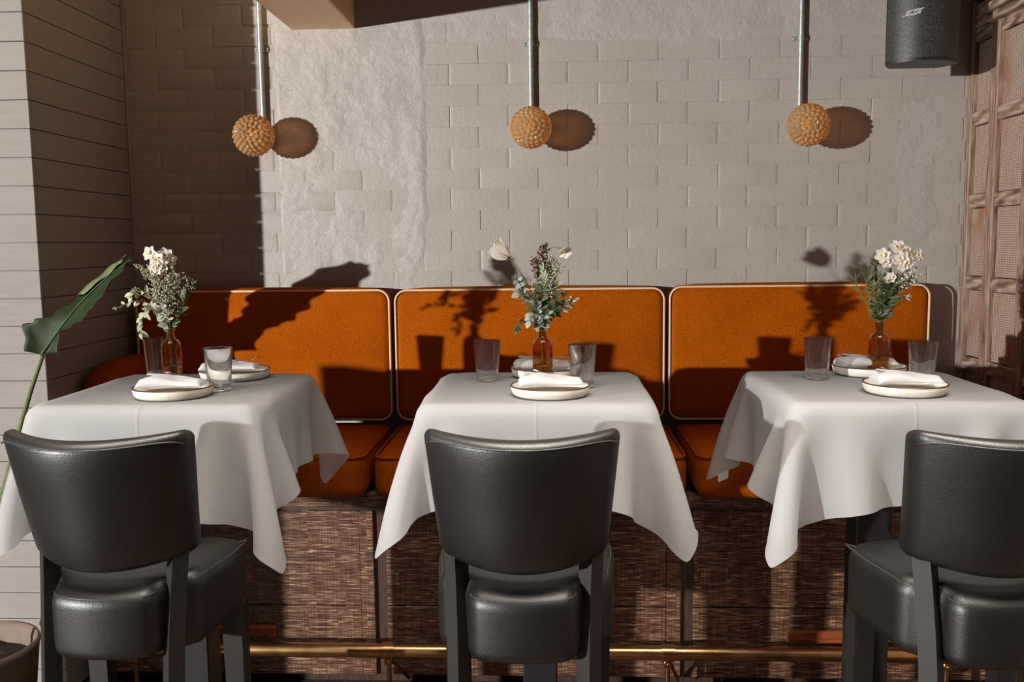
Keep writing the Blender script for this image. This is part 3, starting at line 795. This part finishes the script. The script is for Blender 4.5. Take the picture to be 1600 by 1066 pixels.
# leaf blade: midrib with left and right margins (world metres), ruffled between
MID = [(-1.704, 2.935, -.352), (-1.66, 2.93, -.299), (-1.617, 2.93, -.246), (-1.565, 2.94, -.183), (-1.496, 2.94, -.12), (-1.423, 2.93, -.068), (-1.373, 2.92, -.033)]
UP = [(-1.742, 2.905, -.338), (-1.742, 2.915, -.251), (-1.686, 2.925, -.228), (-1.627, 2.97, -.191), (-1.577, 3.01, -.138), (-1.486, 3.0, -.071), (-1.392, 2.95, -.029)]
LO = [(-1.635, 2.91, -.343), (-1.615, 2.895, -.274), (-1.56, 2.88, -.248), (-1.506, 2.87, -.21), (-1.456, 2.87, -.152), (-1.391, 2.875, -.075), (-1.362, 2.90, -.039)]
def blade(M, A, B, nu, nv, mat, ruff):
    m_ = curve(M, nu); a_ = curve(A, nu); b_ = curve(B, nu); V = []; F = []
    n_ = len(m_)
    for i in range(n_):
        for k in range(-nv, nv+1):
            e = a_[i] if k < 0 else b_[i]; q = abs(k)/nv
            p = m_[i].lerp(e, q); nrm = (m_[min(i+1, n_-1)]-m_[max(i-1, 0)]).cross(b_[i]-a_[i]).normalized()
            p = p+nrm*(.006*math.sin(math.pi*q))+(e-m_[i])*(.10*q*math.sin(i*.9+(1 if k < 0 else 2.4)))+nrm*ruff*q*q*math.sin(i*.7+k)
            V.append((p.x, p.y, p.z+H))
    w_ = 2*nv+1
    for i in range(n_-1):
        for k in range(w_-1): F.append((i*w_+k, i*w_+k+1, (i+1)*w_+k+1, (i+1)*w_+k))
    return V, F
V, F = blade(MID, UP, LO, 8, 5, 'big_leaf', .004)
V = [Vector(v)-o0 for v in V]
lf = ob('leaf_blade', mesh('leaf_blade', V, F, 'big_leaf', True), pl)
mdf = lf.modifiers.new('thick', 'SOLIDIFY'); mdf.thickness = .0012
mr = [Vector((x, y, z+H))-o0 for x, y, z in MID]
mr = curve(mr, 8); ob('midrib', mesh('midrib', *tube([p+Vector((.0, -.003, 0)) for p in mr], [.0045-.0035*k/(len(mr)-1) for k in range(len(mr))], 6), 'leaf_vein', True), lf)

ua, ma = curve(UP, 8), curve(MID, 8)
V = []; F = []; i0 = int(len(ua)*.60)
for i in range(i0, len(ua)):
    q_ = (i-i0)/(len(ua)-1-i0); wd_ = math.sin(math.pi*min(1, .12+q_*.95))**.5*.85+.08
    for k in range(5):
        p = ua[i].lerp(ma[i], wd_*k/4)+Vector((-.003, -.014-.012*math.sin(math.pi*k/4), .004*math.sin(math.pi*k/4)+.003*math.sin(i*.8)))
        V.append(Vector((p.x, p.y, p.z+H))-o0)
for i in range(len(ua)-i0-1):
    for k in range(4): F.append((i*5+k, i*5+k+1, (i+1)*5+k+1, (i+1)*5+k))
lt = ob('rolled_edge', mesh('rolled_edge', V, F, 'leaf_underside', True), lf); lt['label'] = 'pale green rolled edge of the leaf near its tip'

# ------------------------------------------------------------------ bouquets
S = .00184                     # metres of bouquet per unit of the sketch grid
def leaf_mesh(L, wd, mat, fold=.25, curl=.25, pts=7, tip=1.0):
    V = []; F = []
    for i in range(pts):
        u = i/(pts-1); h_ = wd*.5*math.sin(math.pi*u**tip)**.8 if 0 < u < 1 else .0004
        zc = -curl*L*u*u
        for k in (-1, 0, 1): V.append((k*h_, u*L, zc+abs(k)*h_*fold))
    for i in range(pts-1):
        for k in range(2): F.append((i*3+k, i*3+k+1, i*3+k+4, i*3+k+3))
    return mesh('leaf', V, F, mat, True)
LM = {}
def lm(kind):
    if kind not in LM:
        LM[kind] = {'euc': lambda: leaf_mesh(.028, .020, 'eucalyptus', .15, .15), 'olive': lambda: leaf_mesh(.032, .010, 'olive_leaf', .3, .2),
            'dark': lambda: leaf_mesh(.040, .015, 'dark_leaf', .3, .25), 'var': lambda: leaf_mesh(.028, .015, 'variegated', .45, .25),
            'pale': lambda: leaf_mesh(.030, .009, 'pale_leaf', .3, .2), 'needle': lambda: leaf_mesh(.026, .0035, 'stem_green', .2, .3, 5), 'big': lambda: leaf_mesh(.055, .026, 'dark_leaf', .3, .3)}[kind]()
    return LM[kind]
def orient(d, upv):
    y = d.normalized(); x = y.cross(upv)
    if x.length < 1e-4: x = y.cross(Vector((1, 0, 0)))
    x.normalize(); z_ = x.cross(y)
    return Matrix((x, y, z_)).transposed().to_euler()
def stemthing(name, label, cat, group, base, path, rad, mat, ci):
    """path in sketch units relative to the bottle mouth: (dx right, dz up, dy back)"""
    root = Vector(base)
    o = thing(name, label, cat, root, group=group)
    P = [Vector((random.uniform(-.006, .006), random.uniform(-.006, .006), -.105)), Vector((random.uniform(-.003, .003), random.uniform(-.003, .003), -.012))]
    P += [Vector((a*S, d_*S, b*S)) for a, b, d_ in path]
    c_ = curve(P, 8)
    ob('stem', mesh('stem', *tube(c_, [rad*(1-.45*k/(len(c_)-1)) for k in range(len(c_))], 5), mat, True), o)
    return o, c_[9:]
def add_leaves(o, c_, kind, n, t0=.25, size=1., spread=.9, droop=0, rng=random):
    side = 1
    n = n if n < 4 else int(n*2.4); size *= .88
    for k in range(n):
        u = t0+(1-t0)*k/max(1, n-1); i = min(len(c_)-2, int(u*(len(c_)-1))); p = c_[i]; tg = (c_[i+1]-c_[max(0, i-1)]).normalized()
        an = rng.uniform(0, 6.28); pr = Vector((math.cos(an), .6*math.sin(an), .5*math.sin(an*1.7))); pr = pr-tg*pr.dot(tg); pr.normalize()
        if k == n-1: pr *= .15
        d = tg*(1-spread*.5)+pr*spread*side+Vector((0, 0, -droop)); side = -side
        l_ = ob('leaf', lm(kind), o, p, orient(d, Vector((rng.uniform(-.6, .6), -1, rng.uniform(0, .9))))); s_ = size*rng.uniform(.75, 1.2); l_.scale = (s_, s_, s_)
def buds(o, c_, n, r, mat, spread, t0=.4, stalks='stem_green', rng=random):
    bm = []; sk = []; n = int(n*2.8); r *= 1.35; spread *= 1.15
    for k in range(n):
        u = t0+(1-t0)*rng.random(); p = c_[min(len(c_)-1, int(u*(len(c_)-1)))]
        d = Vector((rng.gauss(0, 1), rng.gauss(0, .8), rng.gauss(.5, .7))).normalized()*spread*rng.uniform(.35, 1)
        q = p+d; rr = r*rng.uniform(.7, 1.25)
        bm.append(([(q+Vector(v)*rr) for v in ((0, 0, 1.2), (1, 0, 0), (0, 1, 0), (-1, 0, 0), (0, -1, 0), (0, 0, -1))], [(0, 1, 2), (0, 2, 3), (0, 3, 4), (0, 4, 1), (5, 2, 1), (5, 3, 2), (5, 4, 3), (5, 1, 4)]))
        sk.append(tube([p, p.lerp(q, .5)+Vector((0, 0, .002)), q], .0005, 3, cap=False))
    b_ = ob('buds', mesh('buds', *merge(*bm), mat, True), o); b_['kind'] = 'stuff'
    s_ = ob('stalks', mesh('stalks', *merge(*sk), stalks), o); s_['kind'] = 'stuff'
def petal_mesh(L, wd, mat, cup):
    V = []; F = []
    for i in range(6):
        u = i/5; h_ = wd*.5*(math.sin(math.pi*(u*.86+.10))**.75)
        for k in (-1, -.5, 0, .5, 1): V.append((k*h_, u*L, cup*L*(u*u)+.18*h_*k*k+.0008*math.sin(7*u+k*3)))
    for i in range(5):
        for k in range(4): F.append((i*5+k, i*5+k+1, i*5+k+6, i*5+k+5))
    return mesh('petal', V, F, mat, True)
pet = petal_mesh(.017, .014, 'white_petal', .12); petb = petal_mesh(.017, .014, 'blush_petal', .18); tul = petal_mesh(.060, .046, 'blush_petal', .10)
cup_me = mesh('cup', *lathe([(0, .0), (.003, .0005), (.0042, .005), (.0052, .0075), (.0045, .0072), (.0028, .002), (0, .0015)], 14), 'cream_cup', True)
def daffodil(o, p, d, s=1., mats=pet):
    d = d.normalized(); e = orient(Vector((d.y, -d.x, .01)) if abs(d.z) < .95 else Vector((1, 0, 0)), d)
    M = e.to_matrix()
    hd = ob('flower_head', cup_me, o, p, e); hd.scale = (s, s, s)
    a0 = random.uniform(0, 1)
    for k in range(6):
        l_ = ob('petal', mats, hd, (0, 0, .0005*(k % 2)), (random.uniform(-.1, .25), 0, a0+k*math.pi/3))
mouth = [Vector((x, y, TZ+.004+.150)) for x, y in BT]
rs = random.Random(11)
def bouquet(i, spec):
    for s_ in spec:
        nm, lb, cat, grp, path, rad, mat, extra = s_
        o, c_ = stemthing(nm, lb, cat, grp, mouth[i], path, rad, mat, i)
        for e in extra:
            if e[0] == 'L': add_leaves(o, c_, *e[1:], rng=rs)
            elif e[0] == 'B': buds(o, c_, *e[1:], rng=rs)
            elif e[0] == 'D':
                for dx, dz, dy, dirv, sz in e[1]:
                    p = Vector((dx*S, dy*S, dz*S))
                    ob('flower_stalk', mesh('flower_stalk', *tube([c_[-3], c_[-1].lerp(p, .6)+Vector((0, .004, .002)), p], .0009, 4), 'stem_green', True), o)
                    daffodil(o, p, Vector(dirv), sz*1.35, e[2] if len(e) > 2 else pet)
            elif e[0] == 'T':
                p = c_[-1]; d = (c_[-1]-c_[-4]).normalized(); hd = ob('flower_head', mesh('flower_head', *tube([p-d*.004, p+d*.008], [.004, .007], 8), 'stem_green', True), o)
                for k in range(6):
                    an = k*math.pi/3; sd = Vector((d.z, .2, -d.x)).normalized(); u2 = d.cross(sd)
                    rr = sd*math.cos(an)+u2*math.sin(an)
                    op = .45 if k % 2 else .62
                    ob('petal', tul, hd, p+rr*.005, orient(d+rr*op, -rr))
# left bottle: mouth is the origin, one unit is one sketch square
bouquet(0, [
 ('white_narcissus', 'cluster of white narcissus blooms at the top of the left bouquet', 'flower', None, [(2, 30, 0), (-8, 75, 4), (-14, 100, 0)], .0022, 'stem_green',
   [('D', [(-25, 122, -4, (-.3, -1, .35), 1.0), (-12, 112, -8, (0, -1, .2), 1.05), (-2, 118, -2, (.5, -1, .3), 1.1), (-14, 100, -10, (-.1, -1, .0), 1.0), (-6, 103, -10, (.2, -1, -.1), 1.0), (4, 112, 2, (.8, -.7, .1), .95), (-20, 112, 0, (-.6, -.8, -.1), .9)])]),
 ('filler_sprig', 'tallest cream budded filler sprig, standing upright below the blooms of the left bouquet', 'flower', 'cream budded sprigs in the left bottle', [(0, 30, 2), (2, 70, 0), (4, 104, -4)], .0014, 'stem_green', [('B', 60, .0021, 'bud_cream', .026, .35)]),
 ('filler_sprig', 'cream budded filler sprig leaning upper left in the left bouquet', 'flower', 'cream budded sprigs in the left bottle', [(-4, 30, -4), (-14, 66, -6), (-24, 98, -4)], .0014, 'stem_green', [('B', 60, .0021, 'bud_cream', .024, .3)]),
 ('filler_sprig', 'cream budded filler sprig leaning right toward the cushion from the left bouquet', 'flower', 'cream budded sprigs in the left bottle', [(4, 28, 3), (14, 58, 4), (26, 82, 2)], .0014, 'stem_green', [('B', 60, .0021, 'bud_cream', .024, .3)]),
 ('filler_sprig', 'cream budded filler sprig with needle leaves, right of centre in the left bouquet', 'flower', 'cream budded sprigs in the left bottle', [(2, 26, -6), (6, 60, -10), (14, 92, -8)], .0014, 'stem_green', [('B', 55, .0021, 'bud_cream', .024, .3), ('L', 'needle', 8, .2, 1, .8)]),
 ('filler_sprig', 'cream budded filler sprig at the front of the left bouquet, just left of centre', 'flower', 'cream budded sprigs in the left bottle', [(-3, 24, -6), (-10, 50, -10), (-12, 84, -10)], .0014, 'stem_green', [('B', 55, .0021, 'bud_cream', .024, .25)]),
 ('filler_sprig', 'thin budded sprig leaning out to the upper left of the left bouquet', 'flower', None, [(-6, 34, 0), (-26, 78, 0), (-48, 102, -2)], .0012, 'stem_green', [('B', 34, .0018, 'bud_cream', .014, .5)]),
 ('variegated_sprig', 'cream edged leafy sprig on a red stem drooping left of the left bottle', 'sprig', None, [(-8, 22, -4), (-26, 34, -8), (-38, 20, -10), (-44, -6, -12)], .0014, 'stem_red', [('L', 'var', 8, .15, 1.05, .9, .35)]),
 ('variegated_sprig', 'cream edged leafy sprig arching up at the left of the left bouquet', 'sprig', None, [(-8, 26, 0), (-30, 54, -2), (-48, 66, -4), (-58, 52, -4)], .0014, 'stem_red', [('L', 'var', 9, .2, 1.0, .9, .1)]),
 ('variegated_sprig', 'slender leafy sprig reaching farthest left from the left bouquet', 'sprig', None, [(-10, 26, 4), (-40, 44, 6), (-66, 44, 8), (-92, 34, 8)], .0011, 'stem_red', [('L', 'var', 9, .45, .62, .9, .15)]),
 ('eucalyptus_sprig', 'grey green eucalyptus sprig just above the neck of the left bottle', 'sprig', None, [(-4, 14, -6), (-10, 26, -9), (-8, 40, -10)], .0014, 'stem_green', [('L', 'euc', 7, .0, .95, 1.0)]),
 ('leafy_sprig', 'olive green leafy sprig in the heart of the left bouquet', 'sprig', None, [(4, 24, 4), (0, 50, 4), (-14, 68, 2)], .0014, 'stem_green', [('L', 'olive', 14, .1, 1.0, .9)]),
 ('leafy_sprig', 'dark leaf on a curved stalk at the right side of the left bouquet', 'sprig', None, [(10, 16, 0), (22, 32, 0), (24, 46, -2)], .0013, 'stem_green', [('L', 'big', 2, .6, .9, .6), ('L', 'olive', 5, .1, .8, .9)]),
 ('leafy_sprig', 'small leafy twig leaning right above the left bouquet', 'sprig', None, [(8, 26, 2), (24, 58, 2), (42, 74, 2)], .0012, 'stem_green', [('L', 'olive', 10, .3, .7, .9), ('B', 16, .0019, 'bud_cream', .010, .5)]),
])
bouquet(1, [
 ('leafy_sprig', 'small leaved green sprig behind the pale strap leaf of the middle bouquet', 'sprig', None, [(-2, 24, 4), (-8, 48, 6), (-8, 80, 6)], .0013, 'stem_green', [('L', 'olive', 14, .1, .9, 1.0), ('L', 'dark', 6, .1, .8, 1.0)]),
 ('leafy_sprig', 'dark leafed sprig in the right half of the middle bouquet', 'sprig', None, [(4, 20, -2), (12, 44, -4), (22, 66, -4)], .0013, 'stem_green', [('L', 'dark', 12, .1, .8, 1.0), ('L', 'pale', 4, .4, .8, 1.0)]),
 ('blush_tulip', 'pale blush tulip leaning far out to the left of the middle bouquet', 'flower', None, [(-6, 30, 0), (-28, 78, 0), (-46, 104, 0), (-52, 110, 0)], .0020, 'stem_green', [('T',)]),
 ('white_narcissus', 'single white narcissus on a bent stem at the top right of the middle bouquet', 'flower', None, [(2, 40, 2), (2, 90, 4), (12, 122, 0), (26, 124, -4)], .0018, 'stem_green', [('D', [(33, 122, -6, (.5, -.3, -.75), 1.0), (36, 117, -2, (.4, .5, -.6), .9)])]),
 ('leaf_blade', 'tall pale green strap leaf standing in the middle bouquet', 'leaf', None, [(-8, 30, -2), (-14, 60, -3), (-16, 72, -3)], .0018, 'pale_leaf', [('L', 'needle', 2, .8, .6, .5)]),
 ('dark_berry_sprig', 'dark berried sprig rising highest from the middle bouquet', 'sprig', None, [(2, 40, 2), (2, 90, 2), (2, 128, 0)], .0012, 'stem_red', [('B', 44, .0021, 'bud_dark', .018, .62, 'stem_red'), ('L', 'needle', 6, .3, 1, .6)]),
 ('dark_berry_sprig', 'short dark berried sprig above the strap leaf of the middle bouquet', 'sprig', None, [(-3, 36, 0), (-8, 80, 0), (-12, 108, -2)], .0011, 'stem_red', [('B', 20, .0020, 'bud_dark', .012, .75, 'stem_red')]),
 ('filler_sprig', 'tallest gold budded sprig, beside the dark berries of the middle bouquet', 'flower', 'gold budded sprigs in the middle bottle', [(4, 36, 0), (12, 74, 2), (18, 110, 0)], .0013, 'stem_green', [('B', 60, .0019, 'bud_cream', .020, .45)]),
 ('filler_sprig', 'gold budded sprig leaning farthest right in the middle bouquet', 'flower', 'gold budded sprigs in the middle bottle', [(6, 34, -2), (16, 66, -2), (28, 100, -2)], .0013, 'stem_green', [('B', 55, .0019, 'bud_cream', .016, .45)]),
 ('filler_sprig', 'gold budded sprig with olive leaves at the back of the middle bouquet', 'flower', 'gold budded sprigs in the middle bottle', [(4, 36, 4), (10, 66, 6), (10, 96, 6)], .0013, 'stem_green', [('B', 45, .0019, 'bud_cream', .018, .4), ('L', 'olive', 8, .2, 1, .7)]),
 ('eucalyptus_sprig', 'grey eucalyptus sprig leaning left over the cushion piping behind the middle bouquet', 'sprig', None, [(-8, 26, -2), (-26, 48, -4), (-40, 60, -4), (-36, 74, -4)], .0014, 'stem_green', [('L', 'euc', 7, .45, 1.0, .9), ('L', 'dark', 2, .9, .8, .4)]),
 ('eucalyptus_sprig', 'silvery eucalyptus sprig hanging left over the mouth of the middle bottle', 'sprig', 'silvery foliage at the mouth of the middle bottle', [(-6, 10, -8), (-16, 20, -12), (-20, 12, -14)], .0013, 'stem_green', [('L', 'euc', 7, .0, .85, 1.0, .2)]),
 ('eucalyptus_sprig', 'silvery eucalyptus sprig in front of the mouth of the middle bottle', 'sprig', 'silvery foliage at the mouth of the middle bottle', [(2, 10, -10), (4, 20, -14), (10, 24, -14)], .0013, 'stem_green', [('L', 'euc', 7, .0, .8, 1.0)]),
 ('eucalyptus_sprig', 'silvery eucalyptus sprig standing highest above the mouth of the middle bottle', 'sprig', 'silvery foliage at the mouth of the middle bottle', [(-2, 14, -8), (-10, 32, -12), (-12, 46, -12)], .0013, 'stem_green', [('L', 'euc', 7, .1, .85, 1.0)]),
 ('leafy_sprig', 'olive green leafy sprig leaning right in the middle bouquet', 'sprig', 'olive sprigs in the middle bottle', [(4, 18, 0), (16, 36, -2), (34, 50, -4)], .0014, 'stem_green', [('L', 'olive', 12, .15, 1.1, 1.0)]),
 ('leafy_sprig', 'tallest olive green leafy sprig at the front of the middle bouquet', 'sprig', 'olive sprigs in the middle bottle', [(0, 20, -6), (-2, 42, -8), (4, 64, -8)], .0014, 'stem_green', [('L', 'olive', 16, .1, 1.1, 1.0)]),
 ('leafy_sprig', 'olive green leafy sprig leaning left in the middle bouquet', 'sprig', 'olive sprigs in the middle bottle', [(-4, 20, -4), (-14, 36, -8), (-22, 50, -8)], .0014, 'stem_green', [('L', 'olive', 14, .1, 1.1, 1.0)]),
 ('leafy_sprig', 'dark green leafy sprig low at the right of the middle bottle mouth', 'sprig', 'olive sprigs in the middle bottle', [(4, 18, -8), (14, 28, -12), (22, 34, -12)], .0014, 'stem_green', [('L', 'dark', 10, .1, .8, 1.0)]),
 ('leafy_sprig', 'pale leaf pair reaching right over the cushion from the middle bouquet', 'sprig', None, [(8, 16, 0), (26, 30, -2), (44, 40, -2)], .0013, 'stem_green', [('L', 'pale', 5, .5, 1.05, .8), ('L', 'dark', 4, .5, .7, .9)]),
 ('leafy_sprig', 'thin reddish twig hanging left at the neck of the middle bottle', 'sprig', None, [(-10, 8, -6), (-26, 14, -8), (-36, 10, -10), (-40, 0, -10)], .001, 'stem_red', [('L', 'dark', 5, .4, .55, .8, .4), ('L', 'olive', 3, .6, .7, .8, .3)]),
 ('grass_sprig', 'upright narrow leaved grassy sprig in the middle bouquet', 'sprig', None, [(2, 36, -4), (4, 66, -4), (2, 92, -4)], .0013, 'stem_green', [('L', 'pale', 10, .3, 1.0, .45)]),
])
bouquet(2, [
 ('leafy_sprig', 'dark leafed sprig at the centre front of the right bouquet', 'sprig', None, [(2, 18, -8), (6, 36, -12), (12, 54, -12)], .0013, 'stem_green', [('L', 'dark', 10, .1, .9, 1.0), ('L', 'olive', 8, .1, 1.0, 1.0)]),
 ('white_narcissus', 'loose cluster of white narcissus blooms at the top of the right bouquet', 'flower', None, [(2, 40, 0), (10, 84, 0), (22, 104, 0)], .0021, 'stem_green',
   [('D', [(22, 118, -2, (0, -1, .4), 1.05), (30, 112, -4, (.3, -1, .2), 1.05), (38, 106, -4, (.5, -1, .1), 1.0), (26, 102, -8, (-.2, -1, 0), 1.05), (34, 96, -8, (.3, -1, -.2), 1.0), (54, 106, -2, (.3, -1, .1), .85), (28, 92, -8, (0, -1, -.3), .9)])]),
 ('white_narcissus', 'white narcissus pair left of the main cluster in the right bouquet', 'flower', None, [(-1, 40, -2), (-2, 80, -4), (0, 96, -4)], .0020, 'stem_green', [('D', [(-2, 106, -8, (-.3, -1, .2), 1.0), (4, 98, -8, (0, -1, -.2), .95), (10, 72, -10, (0, -1, .1), .75)])]),
 ('leaf_blade', 'tallest narrow pale strap leaf rising between the blooms of the right bouquet', 'leaf', 'tall strap leaves in the right bottle', [(4, 50, 2), (10, 96, 2), (12, 120, 2)], .0014, 'stem_green', [('L', 'pale', 3, .7, .7, .3)]),
 ('leaf_blade', 'narrow green strap leaf left of the blooms of the right bouquet', 'leaf', 'tall strap leaves in the right bottle', [(-2, 40, 2), (-6, 80, 2), (-10, 102, 2)], .0014, 'stem_green', [('L', 'olive', 4, .5, .9, .3)]),
 ('filler_sprig', 'tallest tiny white flowered sprig at the right of the right bouquet', 'flower', 'tiny white flowered sprigs in the right bottle', [(8, 34, 0), (28, 66, -2), (46, 96, -2)], .0012, 'stem_green', [('B', 32, .0024, 'white_petal', .016, .6)]),
 ('filler_sprig', 'tiny white flowered sprig reaching farthest right from the right bouquet', 'flower', 'tiny white flowered sprigs in the right bottle', [(10, 30, 0), (34, 58, 0), (56, 78, 0)], .0012, 'stem_green', [('B', 40, .0026, 'white_petal', .022, .55)]),
 ('filler_sprig', 'lowest cream flowered sprig at the back right of the right bouquet', 'flower', 'tiny white flowered sprigs in the right bottle', [(8, 28, 2), (30, 54, 4), (52, 64, 4)], .0012, 'stem_green', [('B', 30, .0022, 'bud_cream', .016, .6), ('L', 'needle', 6, .2, 1, .8)]),
 ('filler_sprig', 'low thin sprig with two tiny blooms at the right of the right bottle', 'flower', None, [(10, 14, 0), (28, 30, 0), (44, 42, 0)], .0012, 'stem_green', [('B', 8, .0026, 'bud_cream', .008, .9), ('L', 'needle', 8, .0, .6, .9)]),
 ('grass_sprig', 'long bare green twig reaching farthest left from the right bouquet', 'sprig', None, [(-6, 10, -2), (-24, 34, -4), (-38, 60, -4), (-40, 74, -4)], .0020, 'stem_green', [('L', 'needle', 12, .2, .7, .8)]),
 ('grass_sprig', 'feathery green twig leaning left in the right bouquet', 'sprig', 'feathery twigs in the right bottle', [(-6, 16, 0), (-18, 44, 0), (-24, 72, 0)], .0016, 'stem_green', [('L', 'needle', 14, .1, 1.1, .8), ('L', 'olive', 4, .4, .8, .8)]),
 ('grass_sprig', 'thin dark dotted twig rising at the far left of the right bouquet', 'sprig', 'feathery twigs in the right bottle', [(-4, 20, 4), (-16, 52, 6), (-32, 98, 6)], .0009, 'stem_green', [('L', 'needle', 12, .3, .7, .9), ('B', 14, .0013, 'bud_dark', .014, .75)]),
 ('grass_sprig', 'short feathery green twig at the front left of the right bouquet', 'sprig', 'feathery twigs in the right bottle', [(-4, 18, -4), (-10, 40, -6), (-14, 58, -6)], .0015, 'stem_green', [('L', 'needle', 14, .1, 1.2, .9)]),
 ('leafy_sprig', 'olive leafy sprig upright in the heart of the right bouquet', 'sprig', 'leafy sprigs in the right bottle', [(0, 20, -4), (4, 44, -8), (2, 66, -8)], .0015, 'stem_green', [('L', 'olive', 18, .1, 1.1, 1.0)]),
 ('leafy_sprig', 'olive leafy sprig leaning right in the heart of the right bouquet', 'sprig', 'leafy sprigs in the right bottle', [(3, 18, -4), (14, 42, -8), (20, 66, -8)], .0015, 'stem_green', [('L', 'olive', 18, .1, 1.1, 1.0)]),
 ('leafy_sprig', 'dark leafy sprig tallest at the back of the right bouquet', 'sprig', 'leafy sprigs in the right bottle', [(2, 16, 2), (8, 40, 2), (12, 78, 2)], .0015, 'stem_green', [('L', 'dark', 14, .15, .9, 1.0)]),
 ('leafy_sprig', 'olive leafy sprig with pale leaves leaning left in the right bouquet', 'sprig', 'leafy sprigs in the right bottle', [(-2, 20, 0), (-6, 46, -2), (-12, 70, -2)], .0015, 'stem_green', [('L', 'pale', 5, .4, .8, .8), ('L', 'olive', 10, .1, .9, .9)]),
 ('curly_sprig', 'dark curled tendril at the upper left of the right bouquet', 'sprig', None, [(-2, 50, -4), (-8, 84, -6), (-16, 92, -6), (-22, 84, -6)], .0012, 'dark_leaf', [('L', 'dark', 3, .7, .5, .6)]),
])
